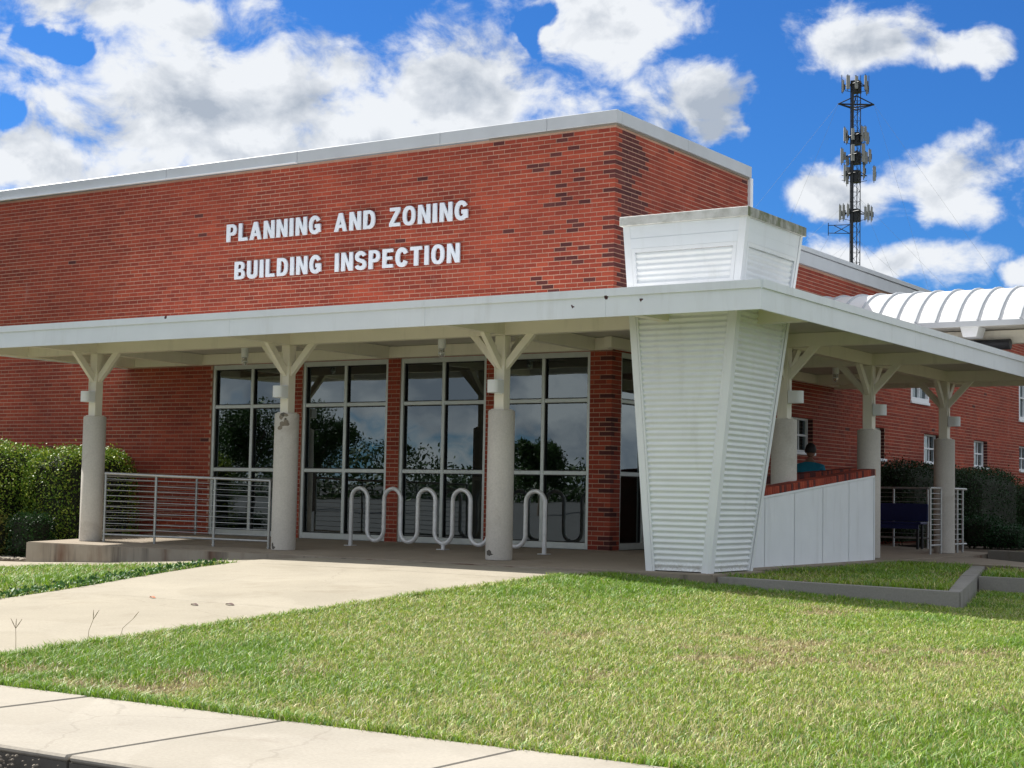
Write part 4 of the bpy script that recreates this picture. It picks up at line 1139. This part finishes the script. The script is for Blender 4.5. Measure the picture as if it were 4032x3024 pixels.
# ------------------------------------------------------------------ person in a teal shirt
def skin_mesh(name, verts, edges, radii, mat, sub=2):
    me = bpy.data.meshes.new(name); me.from_pydata(verts, edges, []); ob = bpy.data.objects.new('tmp_skin', me); C.objects.link(ob)
    md = ob.modifiers.new('s', 'SKIN'); md.use_smooth_shade = True
    for v, r_ in zip(me.skin_vertices[0].data, radii): v.radius = r_ if isinstance(r_, tuple) else (r_, r_)
    me.skin_vertices[0].data[0].use_root = True
    m2 = ob.modifiers.new('d', 'SUBSURF'); m2.levels = m2.render_levels = sub
    dg = bpy.context.evaluated_depsgraph_get(); out = bpy.data.meshes.new_from_object(ob.evaluated_get(dg))
    bpy.data.objects.remove(ob); bpy.data.meshes.remove(me); out.name = name; out.materials.clear(); out.materials.append(MT[mat]); return out
def make_person():
    root = empty('person', (0, 0, 0), 'person in a teal shirt with dark hair, back turned, behind the low brick wall', 'person')
    V = [(0, 0, .86), (0, 0, 1.02), (0, .01, 1.18), (0, .035, 1.30), (0, .06, 1.37), (0, .075, 1.44),      # pelvis..neck base..head base
         (-.165, .03, 1.27), (-.215, .05, 1.03), (-.15, .24, .93), (-.10, .33, .95),                        # left arm
         (.165, .03, 1.27), (.215, .05, 1.03), (.15, .24, .93), (.10, .33, .95),
         (-.09, 0, .80), (-.10, .02, .44), (-.10, -.01, .08), (.09, 0, .80), (.10, .02, .44), (.10, -.01, .08), (-.11, .13, .035), (.11, .13, .035)]
    E = [(0, 1), (1, 2), (2, 3), (3, 4), (4, 5), (3, 6), (6, 7), (7, 8), (8, 9), (3, 10), (10, 11), (11, 12), (12, 13), (0, 14), (14, 15), (15, 16), (0, 17), (17, 18), (18, 19), (16, 20), (19, 21)]
    rad = [(.145, .105), (.135, .10), (.15, .105), (.13, .095), .056, .052, .062, .047, .036, .03, .062, .047, .036, .03, .085, .058, .042, .085, .058, .042, .036, .036]
    link('body', skin_mesh('body', V, E, rad, 'skin'), root, True)
    # head with face
    mb = MB(); hx, hy, hz = .074, .094, .112; n = 20; rings = 16; vs = []
    for i in range(rings+1):
        ph = math.pi*i/rings
        for k in range(n):
            th = 2*math.pi*k/n; x = hx*math.sin(ph)*math.cos(th); y = hy*math.sin(ph)*math.sin(th); z = hz*math.cos(ph)
            if z < 0: x *= 1+.22*z/hz; y *= 1+.12*z/hz
            if y > .06:  # face side
                if abs(x) < .018 and -.035 < z < .012: y += .020*(1-abs(x)/.018)
                if abs(abs(x)-.03) < .014 and abs(z-.008) < .016: y -= .006
                if abs(x) < .025 and abs(z+.055) < .008: y -= .004
            vs.append((x, y+.10, z+1.535))
    mb.add(vs, [(i*n+k, i*n+(k+1) % n, (i+1)*n+(k+1) % n, (i+1)*n+k) for i in range(rings) for k in range(n)])
    h = obj('head', mb, 'skin', root, True, True)
    for sx in (-1, 1): obj('ear', MB().lathe([(.004, -.028), (.013, -.012), (.015, .01), (.005, .028)], (sx*.076, .095, 1.535), 8), 'skin', h, True, True)
    mb = MB(); vs = []
    for i in range(11):
        ph = math.pi*.60*i/10
        for k in range(n):
            th = 2*math.pi*k/n; s = math.sin(th)
            pz = ph*(1 if s < .2 else 1-.42*(s-.2)/.8)
            e = 1.10+random.uniform(-.02, .03)
            vs.append((hx*e*math.sin(pz)*math.cos(th), hy*e*math.sin(pz)*math.sin(th)+.097, hz*1.06*math.cos(pz)+1.538))
    mb.add(vs, [(i*n+k, i*n+(k+1) % n, (i+1)*n+(k+1) % n, (i+1)*n+k) for i in range(10) for k in range(n)])
    obj('hair', mb, 'hair', root, True, True)
    SV = [(0, 0, .92), (0, 0, 1.04), (0, .008, 1.18), (0, .03, 1.285), (0, .05, 1.345), (-.165, .028, 1.265), (-.205, .045, 1.08), (.165, .028, 1.265), (.205, .045, 1.08)]
    SE = [(0, 1), (1, 2), (2, 3), (3, 4), (3, 5), (5, 6), (3, 7), (7, 8)]
    link('shirt', skin_mesh('shirt', SV, SE, [(.168, .125), (.165, .122), (.178, .128), (.155, .115), (.075, .075), .082, .066, .082, .066], 'teal_cloth'), root, True)
    TV = [(0, 0, .88), (-.095, 0, .78), (-.10, .02, .44), (-.10, -.01, .10), (.095, 0, .78), (.10, .02, .44), (.10, -.01, .10)]
    link('trousers', skin_mesh('trousers', TV, [(0, 1), (1, 2), (2, 3), (0, 4), (4, 5), (5, 6)], [(.165, .12), .098, .07, .06, .098, .07, .06], 'trousers'), root, True)
    for sx in (-1, 1):
        o = obj('shoe', MB().cbox((sx*.105-.045, -.07, .001), (sx*.105+.045, .19, .085), .03), 'shoe', root, True)
    for sx in (-1, 1):   # hands resting forward
        for f in range(4):
            x = sx*(.075+.016*f)
            link('finger', MB().tube([(x, .345, .955), (x, .385, .955-.004*f), (x-.003*sx, .408, .94)], [.009, .008, .006], 6).mesh('finger', 'skin'), root, True)
        link('thumb', MB().tube([(sx*.07, .335, .955), (sx*.05, .36, .965), (sx*.045, .385, .96)], [.010, .009, .007], 6).mesh('thumb', 'skin'), root, True)
    return root
per = make_person(); per.location = (1.34, 3.98, -.047); per.rotation_euler.z = R(8); per.scale = (1.1, 1.05, 1.045)

# ------------------------------------------------------------------ foliage
def leaf_cloud(name, P, Nrm, size, cols, parent=None, mat='foliage', aspect=.55, local=False):
    """one leaf (a folded quad pair) per point; P points, Nrm outward direction"""
    n = len(P); sz = size*rng.uniform(.6, 1.35, n)[:, None]
    d = Nrm*.55+rng.normal(0, .75, (n, 3)); d /= np.linalg.norm(d, axis=1)[:, None]
    a = np.cross(d, rng.normal(0, 1, (n, 3))); a /= np.linalg.norm(a, axis=1)[:, None]+1e-9
    b = np.cross(d, a)
    v0 = P; v1 = P+a*sz*.5+b*sz*aspect*.5+d*sz*.08; v2 = P+a*sz; v3 = P+a*sz*.5-b*sz*aspect*.5+d*sz*.08
    V = np.stack([v0, v1, v2, v3], 1).reshape(-1, 3)
    F = (np.arange(n)[:, None]*4+np.array([[0, 1, 2, 3]])).astype(np.int32)
    me = bpy.data.meshes.new(name); me.vertices.add(4*n); me.vertices.foreach_set('co', V.ravel().astype(np.float32))
    me.loops.add(4*n); me.loops.foreach_set('vertex_index', F.ravel()); me.polygons.add(n)
    me.polygons.foreach_set('loop_start', (np.arange(n)*4).astype(np.int32)); me.materials.append(MT[mat])
    at = me.color_attributes.new('tint', 'FLOAT_COLOR', 'POINT')
    cc = np.repeat(np.concatenate([cols, np.ones((n, 1))], 1), 4, 0); at.data.foreach_set('color', cc.ravel().astype(np.float32))
    me.update(); me.validate(); return link(name, me, parent, local)
def leaf_cols(n, base, var=.3, hot=None, hotp=.0):
    c = np.array(base)[None]*(1+rng.uniform(-var, var, (n, 1)))*(1+rng.uniform(-.1, .1, (n, 3)))
    if hot is not None:
        k = rng.random(n) < hotp; c[k] = np.array(hot)*(1+rng.uniform(-.25, .25, (k.sum(), 1)))
    return np.clip(c, .004, 1)
def fnoise(P, s, seed=0):
    r = np.random.default_rng(seed); out = np.zeros(len(P))
    for k in range(6):
        w = r.normal(0, 1, 3)*s*(1+k*.6); out += np.sin(P@w+r.uniform(0, 6.3))/(1+k*.6)
    return out/2.2
def hedge(name, lo, hi, n, label, cat, base=(.12, .21, .022), hot=(.34, .42, .06), hotp=.3, rough=.07, size=.045, group=None):
    lo, hi = np.array(lo, float), np.array(hi, float); ctr = (lo+hi)/2; h = (hi-lo)/2
    root = empty(name, (ctr[0], ctr[1], lo[2]), label, cat, group)
    # superellipsoid-like clipped hedge surface
    u = rng.uniform(-1, 1, (n*2, 3)); m = np.abs(u).max(1); u /= m[:, None]          # cube surface
    w = rng.random(len(u)); keep = (u[:, 2] > -.98); u = u[keep][:n]
    rr = (np.abs(u)**5).sum(1)**(1/5); p = u/rr[:, None]
    q = ctr+p*h; nrm = p/np.linalg.norm(p, axis=1)[:, None]
    disp = fnoise(q, 2.2, len(name))*rough+rng.uniform(-.16, .035, len(q))
    q = q+nrm*disp[:, None]
    tall = rng.random(len(q)) < .03; q[tall & (nrm[:, 2] > .5), 2] += rng.uniform(.02, .16, (tall & (nrm[:, 2] > .5)).sum())
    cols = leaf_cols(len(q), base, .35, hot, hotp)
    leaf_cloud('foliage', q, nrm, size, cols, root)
    # solid dark core inside the leaves
    mb = MB(); mb.cbox(tuple(lo+h*.16), tuple(hi-h*.16), min(h)*.35); o = obj('dark_core', mb, 'hedge_core', root)
    for k in range(5):
        x, y = ctr[0]+random.uniform(-.7, .7)*h[0], ctr[1]+random.uniform(-.5, .5)*h[1]
        part('stem', 'bark', root, lambda m: m.tube([(x, y, lo[2]-.03), (x+random.uniform(-.1, .1), y+random.uniform(-.1, .1), lo[2]+h[2])], [.025, .012], 6))
    return root
simple('hedge_core', (.018, .022, .012), .95, .4, 20)
HG = 'clipped hedges round the building'
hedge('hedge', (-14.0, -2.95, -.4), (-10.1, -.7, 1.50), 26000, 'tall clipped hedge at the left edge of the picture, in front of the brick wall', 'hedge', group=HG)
hedge('hedge', (-10.15, -2.05, -.4), (-9.0, -.25, 1.40), 14000, 'lower end of the clipped hedge behind the leftmost column and railing', 'hedge', group=HG)
hedge('shrub', (-9.62, -2.72, -.41), (-9.0, -2.14, .30), 4200, 'small round dark shrub left of the porch slab', 'shrub', (.022, .06, .014), None, 0)
hedge('shrub', (-10.3, -2.9, -.42), (-9.72, -2.4, .22), 3000, 'small sunlit yellow green shrub cut by the left picture edge', 'shrub', (.13, .16, .03), (.3, .26, .06), .3)
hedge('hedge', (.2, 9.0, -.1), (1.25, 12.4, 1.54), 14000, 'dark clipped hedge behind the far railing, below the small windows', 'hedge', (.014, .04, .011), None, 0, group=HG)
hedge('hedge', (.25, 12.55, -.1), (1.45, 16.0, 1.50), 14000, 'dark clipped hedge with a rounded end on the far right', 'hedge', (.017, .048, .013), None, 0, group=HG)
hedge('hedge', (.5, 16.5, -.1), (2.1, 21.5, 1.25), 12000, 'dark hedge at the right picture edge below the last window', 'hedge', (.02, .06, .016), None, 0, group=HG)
hedge('shrub', (1.55, 10.9, -.1), (2.15, 11.7, .52), 4500, 'low dark shrub right of the far railing', 'shrub', (.016, .055, .016), None, 0)
hedge('shrub', (2.0, 11.0, -.1), (2.7, 11.9, .32), 4200, 'lowest rounded dark shrub at the end of the planting bed', 'shrub', (.016, .06, .018), None, 0)

def tree(loc, h, wid_, seed, label, base=(.035, .075, .015)):
    r = np.random.default_rng(seed); root = empty('street_tree', loc, label, 'tree', 'trees across the street')
    x0, y0, z0 = loc; tr = h*.38
    part('trunk', 'bark', root, lambda m: m.tube([(x0, y0, z0-.1), (x0+.1, y0, z0+tr*.5), (x0, y0+.1, z0+tr), (x0+.05, y0, z0+h*.75)], [.2, .16, .13, .04], 10))
    for k in range(6):
        t = 2*math.pi*k/6+r.uniform(0, .6); e = Vector((x0+math.cos(t)*wid_*.55, y0+math.sin(t)*wid_*.55, z0+tr+h*r.uniform(.2, .45)))
        part('limb', 'bark', root, lambda m: m.tube([(x0, y0+.05, z0+tr*.9), tuple((Vector((x0, y0, z0+tr))+e)/2+Vector((0, 0, .2))), tuple(e)], [.08, .05, .02], 6))
    cl = []; ctr = np.array([x0, y0, z0+h*.64])
    for k in range(26):
        d = r.normal(0, 1, 3); d /= np.linalg.norm(d); c = ctr+d*np.array([wid_, wid_, h*.36])*r.uniform(.3, .85); s = r.uniform(.35, .75)*wid_*.5
        q = r.normal(0, 1, (520, 3)); q /= np.linalg.norm(q, axis=1)[:, None]; cl.append(c+q*s*r.uniform(.45, 1, (520, 1)))
    P = np.concatenate(cl); nn = (P-ctr)/np.linalg.norm(P-ctr, axis=1)[:, None]
    leaf_cloud('crown', P, nn, .15, leaf_cols(len(P), base, .4), root)
for k, (x, y, h, w) in enumerate([(-66, -46, 6.6, 3.6), (-58, -43, 6.0, 3.2), (-50, -47, 6.2, 3.4), (-43, -44, 5.4, 2.6), (-34, -52, 4.2, 2.2), (-23, -50, 5.6, 2.4)]):
    tree((x, y, -.65), h, w, 40+k, 'leafy tree across the street, mirrored in the entrance windows')

n = 60000; x = rng.uniform(-190, 60, n); hh2 = 3.0+1.1*np.sin(x*.13)+.8*np.sin(x*.31+1)+.5*np.sin(x*.9); z = rng.uniform(-.3, 1, n)*hh2+rng.normal(0, .3, n); y = -95+rng.normal(0, 3, n)
P = np.stack([x, y, np.maximum(z, -.5)], 1); leaf_cloud('far_wood', P, np.tile([0, .8, .6], (n, 1)), .42, leaf_cols(n, (.03, .06, .015), .4))
tag(bpy.data.objects['far_wood'], 'distant line of woods behind the street, seen only mirrored in the glass', 'woods', kind='stuff')

# ------------------------------------------------------------------ cell tower far behind
TW = Vector((CX, CY, CZ))+Vector((-.36269, .93886, 0))*165; TZ = lambda py_: CZ+165*(1976-py_)/FOC   # height from the horizon
tx, ty = TW.x, TW.y
tw = empty('cell_tower', (tx, ty, 0), 'tall dark lattice cell tower with antenna arrays behind the building', 'cell tower')
side = 1.02
legs = [(tx+side*.577*math.cos(R(a)), ty+side*.577*math.sin(R(a))) for a in (100, 220, 340)]
ztop = TZ(335); 
def lattice(m):
    z = 0; st = 1.05; k = 0
    while z < ztop-st:
        for i in range(3):
            a, b = legs[i], legs[(i+1) % 3]
            m.tube([(a[0], a[1], z), (b[0], b[1], z)], .022, 4, False)
            if k % 2 == 0: m.tube([(a[0], a[1], z), (b[0], b[1], z+st)], .02, 4, False)
            else: m.tube([(b[0], b[1], z), (a[0], a[1], z+st)], .02, 4, False)
        z += st; k += 1
for (x, y) in legs: part('tower_leg', 'dark_metal', tw, lambda m: m.tube([(x, y, 0), (x, y, ztop)], .05, 6))
part('lattice_bracing', 'dark_metal', tw, lattice)
part('feed_cable_bundle', 'dark_metal', tw, lambda m: m.box((tx-.30, ty-.62, 0), (tx-.06, ty-.45, ztop-1)))
vx = Vector((cr.x, cr.y, 0)).normalized(); vy = Vector((fw.x, fw.y, 0)).normalized()
def arr(zc_, items, ringr, h):
    part('cable_tray', 'dark_metal', tw, lambda m: m.box((tx-.42, ty-.5, zc_-.9), (tx+.42, ty+.4, zc_+.35)))
    c = Vector((tx, ty, zc_))
    ring = [c+(vx*math.cos(R(a))+vy*math.sin(R(a)))*ringr for a in (-90, 30, 150)]
    for i in range(3): part('mounting_arm', 'dark_metal', tw, lambda m: (m.tube([ring[i], ring[(i+1) % 3]], .045, 5), m.tube([c, ring[i]], .045, 5), m.tube([ring[i]+Vector((0, 0, -.5)), c+Vector((0, 0, -.9))], .03, 5)))
    for (sx_, dz, hh_, dd, ww) in items:
        p = c+vx*sx_+vy*dd+Vector((0, 0, dz))
        o = part('antenna_panel', 'antenna_grey', tw, lambda m: (m.bar(p-Vector((0, 0, hh_/2)), p+Vector((0, 0, hh_/2)), ww, .16, vy)))
        part('mounting_pipe', 'dark_metal', o, lambda m: m.tube([p+vy*.16-Vector((0, 0, hh_*.62)), p+vy*.16+Vector((0, 0, hh_*.62))], .04, 5))
        part('remote_radio', 'dark_metal', o, lambda m: m.bar(p+vy*.35+vx*.12-Vector((0, 0, .3)), p+vy*.35+vx*.12+Vector((0, 0, .25)), .3, .2, vy))
arr(TZ(338), [(-.95, .1, 1.4, -.5, .36), (-.15, .0, 1.3, -.8, .3), (.35, -.1, 1.1, .5, .25), (.95, .2, 1.5, -.1, .28), (1.2, -.2, 1.3, .4, .22), (-1.3, -.1, 1.2, .3, .2), (.1, .3, .9, .7, .25)], 1.2, 1)
arr(TZ(545), [(-1.25, .1, 1.4, -.4, .22), (-.9, .0, 1.3, .2, .22), (-.45, .1, 1.2, -.6, .3), (.55, .2, 1.6, -.3, .3), (.95, .3, 1.5, 0, .26), (1.25, -.1, 1.2, .3, .3), (.1, -.1, 1.1, .6, .3)], 1.3, 1)
arr(TZ(622), [(-1.5, -.1, 1.5, -.3, .3), (-1.2, .0, .8, .2, .4), (-.45, .2, 1.7, -.6, .34), (.65, .2, 1.9, -.5, .36), (1.05, -.2, 1.2, 0, .3), (1.5, .1, 1.3, .3, .28), (-.8, -.5, .9, .4, .3), (.2, .0, 1.2, .6, .3)], 1.5, 1)
arr(TZ(695), [(-1.2, .1, 1.6, -.2, .2), (-.85, -.1, 1.8, .2, .28), (1.9, .1, 1.5, 0, .3), (.9, .5, 1.6, .3, .2), (-.5, .4, .8, .5, .3)], 1.5, 1)
arr(TZ(848), [(-1.6, .0, 1.5, .0, .24), (-1.2, .1, 1.5, .2, .24), (-.85, .2, 1.2, -.3, .24), (1.0, .0, 1.3, .0, .24), (1.35, .1, 1.6, .2, .26), (1.7, .0, 1.4, .3, .2)], 1.5, 1)
zt_ = TZ(417); c = Vector((tx, ty, zt_))
tri3 = [c+vx*-1.85, c+vx*1.85, c+vy*1.6+Vector((0, 0, .05))]
part('torque_frame', 'dark_metal', tw, lambda m: ([m.tube([tri3[i], tri3[(i+1) % 3]], .08, 6) for i in range(3)], [m.tube([tri3[i], c+Vector((0, 0, dz))], .06, 6) for i in range(3) for dz in (.9, -.6)]))
part('side_frame', 'dark_metal', tw, lambda m: [m.tube([c2, d2], .04, 5) for c2, d2 in [(Vector((tx, ty, TZ(895)))-vx*.6, Vector((tx, ty, TZ(900)))-vx*2.8), (Vector((tx, ty, TZ(930)))-vx*.6, Vector((tx, ty, TZ(930)))-vx*2.8), (Vector((tx, ty, TZ(930)))-vx*.6, Vector((tx, ty, TZ(900)))-vx*2.2), (Vector((tx, ty, TZ(895)))-vx*.6, Vector((tx, ty, TZ(930)))-vx*2.2), (Vector((tx, ty, TZ(890)))-vx*2.8, Vector((tx, ty, TZ(940)))-vx*2.8)]])
part('antenna_whip', 'dark_metal', tw, lambda m: [m.tube([Vector((tx, ty, ztop-1))+vx*s, Vector((tx, ty, ztop+.9))+vx*s], .035, 5) for s in (-1.5, -.1, .45, 1.3)])
for zg, st in ((zt_, 1.85), (TZ(795), .5), (TZ(962), .5)):
    for sx_, gx, gd in ((-1, -34, 6), (1, 34, 6), (-1, -16, 24), (1, 22, 26)):
        a = Vector((tx, ty, zg))+vx*(sx_*st); b = Vector((tx, ty, 0))+vx*gx+vy*gd
        part('guy_wire', 'steel', tw, lambda m: m.tube([a, b], .008, 4))

# ------------------------------------------------------------------ grass
def in_poly(x, y, poly):
    ins = np.zeros(len(x), bool); j = len(poly)-1
    for i in range(len(poly)):
        xi, yi = poly[i]; xj, yj = poly[j]
        c_ = ((yi > y) != (yj > y)) & (x < (xj-xi)*(y-yi)/(yj-yi+1e-12)+xi); ins ^= c_; j = i
    return ins
def vnoise(x, y, s, seed):
    """smooth value noise"""
    r = np.random.default_rng(seed); g = r.random((64, 64)); u, v = x*s, y*s
    i, j = np.floor(u).astype(int), np.floor(v).astype(int); fu, fv = u-i, v-j
    fu = fu*fu*(3-2*fu); fv = fv*fv*(3-2*fv); i0, i1, j0, j1 = i % 64, (i+1) % 64, j % 64, (j+1) % 64
    return (g[i0, j0]*(1-fu)+g[i1, j0]*fu)*(1-fv)+(g[i0, j1]*(1-fu)+g[i1, j1]*fu)*fv
def grass(name, poly, dens, zfun, label, hgt=.045, dry=.35, wdt=.0052, seed=1):
    r = np.random.default_rng(seed); P = np.array(poly); lo, hi = P.min(0), P.max(0)
    n = int((hi[0]-lo[0])*(hi[1]-lo[1])*dens); x = r.uniform(lo[0], hi[0], n); y = r.uniform(lo[1], hi[1], n)
    k = in_poly(x, y, poly); x, y = x[k], y[k]
    # distance based thinning and widening
    dist = np.hypot(x-CX, y-CY); k = r.random(len(x)) < np.clip(1.25-.045*(dist-8), .45, 1); x, y, dist = x[k], y[k], dist[k]
    # clumping
    cl = .5*vnoise(x, y, 5.5, seed+3)+.5*vnoise(x, y, 17, seed+4)
    patch = .5*vnoise(x, y, .55, seed+5)+.3*vnoise(x, y, 1.7, seed+6)+.2*vnoise(x, y, 6, seed+8)
    k = r.random(len(x)) < .45+.9*cl; x, y, dist, cl, patch = (q[k] for q in (x, y, dist, cl, patch))
    n = len(x); z = zfun(x, y)-.03
    bare = np.clip((vnoise(x, y, .8, seed+11)*.65+vnoise(x, y, 3.1, seed+12)*.35-.72)*6, 0, 1)
    lush_h = np.clip((.6*vnoise(x, y, .42, seed+21)+.4*vnoise(x, y, 1.3, seed+22)-.42)*5, 0, 1)
    h = hgt*r.uniform(.5, 1.35, n)*(.65+.8*cl)*(1-.45*bare)*(.85+.4*lush_h)+.02
    a = r.uniform(0, 2*np.pi, n); lean = r.uniform(.25, 1.5, n)*h; w = wdt*r.uniform(.7, 1.5, n)*(1+.035*np.clip(dist-9, 0, 20))
    dx, dy = np.cos(a), np.sin(a); ang2 = a+r.uniform(-.9, .9, n); sx_, sy_ = -np.sin(ang2)*w/2, np.cos(ang2)*w/2
    b0 = np.stack([x-sx_, y-sy_, z], 1); b1 = np.stack([x+sx_, y+sy_, z], 1)
    mx, my, mz = x+dx*lean*.35, y+dy*lean*.35, z+h*.68
    m0 = np.stack([mx-sx_*.85, my-sy_*.85, mz], 1); m1 = np.stack([mx+sx_*.85, my+sy_*.85, mz], 1)
    tp = np.stack([x+dx*lean, y+dy*lean, z+h*r.uniform(.8, 1.05, n)], 1)
    V = np.stack([b0, b1, m1, m0, tp], 1).reshape(-1, 3).astype(np.float32)
    li = (np.arange(n)[:, None]*5+np.array([[0, 1, 2, 3, 3, 2, 4]])).ravel().astype(np.int32)
    ls = (np.arange(n)[:, None]*7+np.array([[0, 4]])).ravel().astype(np.int32)
    green = np.array([.15, .30, .020]); lime = np.array([.36, .46, .045]); straw = np.array([.62, .57, .27]); blue = np.array([.22, .36, .13]); brown = np.array([.36, .25, .15])
    lush = np.clip((.6*vnoise(x, y, .42, seed+21)+.4*vnoise(x, y, 1.3, seed+22)-.42)*5, 0, 1)
    t = np.clip(r.random(n)*(1.15-.75*lush), 0, 1)[:, None]; col = green*(1-t)+lime*t
    kb_ = (r.random(n) < .18); col[kb_] = blue
    pd = np.clip((dry*(1.9*patch-.25)+.12)*(1-.75*lush)+.5*bare, .02, .95); kd = r.random(n) < pd; col[kd] = straw*r.uniform(.55, 1.15, (kd.sum(), 1))
    kb_ = r.random(n) < bare*.35; col[kb_] = brown
    col *= r.uniform(.75, 1.25, (n, 1))
    cc = np.repeat(np.concatenate([col, np.ones((n, 1))], 1), 5, 0).astype(np.float32)
    me = bpy.data.meshes.new(name); me.vertices.add(5*n); me.vertices.foreach_set('co', V.ravel())
    me.loops.add(7*n); me.loops.foreach_set('vertex_index', li); me.polygons.add(2*n); me.polygons.foreach_set('loop_start', ls)
    me.materials.append(MT['grass_blade']); at = me.color_attributes.new('tint', 'FLOAT_COLOR', 'POINT'); at.data.foreach_set('color', cc.ravel())
    me.update(); o = link(name, me); tag(o, label, 'grass', kind='stuff'); return n
RB = [(xr(y)-.015, y) for y in np.linspace(YS+.02, -4.1, 16)]
LB = [(xl_(y)+.015, y) for y in np.linspace(-4.76, YS+.02, 12)]
tot = 0
tot += grass('lawn', RB+[(1.76, -3.19), (3.17, -3.19), (3.19, -3.09), (6.0, -3.09), (6.02, -3.0), (5.24, .12), (10.5, .24), (12.5, YS+.02)], 4300, G, 'mown lawn with dry patches between the sidewalk and the porch', .034, .40, seed=5)
tot += grass('lawn', LB+[(-8.5, YS+.02), (-8.5, -5.1), (-3.3, -5.1), (-3.3, -4.76)], 1700, G, 'sunlit green lawn left of the front walk', .045, .12, .0065, seed=9)
edge = [(xr(y)-.05, y) for y in np.linspace(YS+.05, -4.2, 14)]
tot += grass('lawn_edge', edge+[(xr(y)+.07, y) for y in np.linspace(-4.2, YS+.05, 14)], 5200, G, 'ragged grass edge spilling over the right side of the front walk', .045, .18, .0055, seed=31)
tot += grass('lawn_edge', [(1.8, YS-.035), (12.5, YS-.035), (12.5, YS+.09), (1.8, YS+.09)], 6000, G, 'ragged grass edge along the sidewalk', .045, .15, .0055, seed=33)
flat = lambda x, y: np.full_like(x, -.15)
tot += grass('planter_grass', [(2.97, -2.87), (5.79, -2.87), (4.98, .11), (4.11, 3.33), (3.1, 3.69), (2.97, 3.2)], 2400, flat, 'green grass inside the kerbed planter in front of the white low wall', .055, .1, .006, seed=13)
tot += grass('planter_grass', [(5.17, .34), (10, .44), (10, 1.35), (8, 1.82), (4.46, 3.26)], 1900, flat, 'green grass behind the kerb at the right picture edge', .055, .15, .006, seed=17)
flat2 = lambda x, y: np.full_like(x, -.09)
tot += grass('bed_grass', [(3.1, 8.2), (6.3, 6.4), (9, 5.3), (9, 8.5), (3.4, 10)], 1400, flat2, 'shaded grass behind the side path', .05, .1, .008, seed=21)
print('blades', tot)
# broad-leaf weeds along the left lawn edge
n = 1500; y = rng.uniform(-10.5, -5.0, n); x = np.array([xl_(q) for q in y])-.02-np.abs(rng.normal(0, .15, n))
P = np.stack([x, y, G(x, y)+rng.uniform(.0, .05, n)], 1); leaf_cloud('weed_leaves', P, np.tile([0, 0, 1.], (n, 1)), .05, leaf_cols(n, (.05, .13, .03), .4), None)
tag(bpy.data.objects['weed_leaves'], 'broad leaved weeds spilling over the left edge of the front walk', 'weeds', kind='stuff')
# seed stalks at the walk's right edge
SL = ['forked brown seed stalk over the front walk, nearest the picture edge', 'forked brown seed stalk, second from the left over the walk', 'single leaning brown seed stalk over the walk']
for k, (x, y, dx, dy, hh_, fork) in enumerate([(1.80, -11.89, -.02, 0, .25, 3), (1.83, -11.24, .06, .02, .26, 2), (1.81, -10.9, .16, .05, .22, 1)]):
    z = float(G(x, y)); mb = MB(); top = Vector((x+dx*.6, y+dy, z+hh_*.72))
    mb.tube([(x, y, z-.03), (x+dx*.25, y, z+hh_*.4), top], [.0025, .002, .0018], 5)
    for q in range(fork):
        d = Vector(((q-(fork-1)/2)*.05+dx*.4, .01*q, hh_*.28)); mb.tube([top, top+d*.5, top+d], [.002, .0035, .0015], 5)
    o = obj('seed_stalk', mb, 'straw', origin=(x, y, z)); tag(o, SL[k], 'weed', 'grass seed stalks by the walk')
# fallen leaves on the walk
for (x, y, m, l, lab) in [(-.256, -8.54, 'leaf_orange', .08, 'small orange fallen leaf on the front walk'), (.572, -8.81, 'leaf_brown', .095, 'thin dark fallen leaf on the front walk'), (.838, -8.617, 'leaf_brown', .11, 'curled reddish brown fallen leaf on the front walk')]:
    z = float(G(x, y))+.007; mb = MB(); pts = []
    for k in range(9):
        t = k/8; w = .26*l*math.sin(math.pi*t)**.8; cz_ = .012*math.sin(3*t+.4)**2
        pts += [(x-l/2+l*t, y-w, z+cz_+.004), (x-l/2+l*t, y, z+cz_*.4), (x-l/2+l*t, y+w, z+cz_+.006)]
    mb.add(pts, [(3*k+j, 3*k+3+j, 3*k+4+j, 3*k+1+j) for k in range(8) for j in (0, 1)])
    o = obj('fallen_leaf', mb, m, origin=(x, y, z)); tag(o, lab, 'leaf', 'fallen leaves on the front walk')
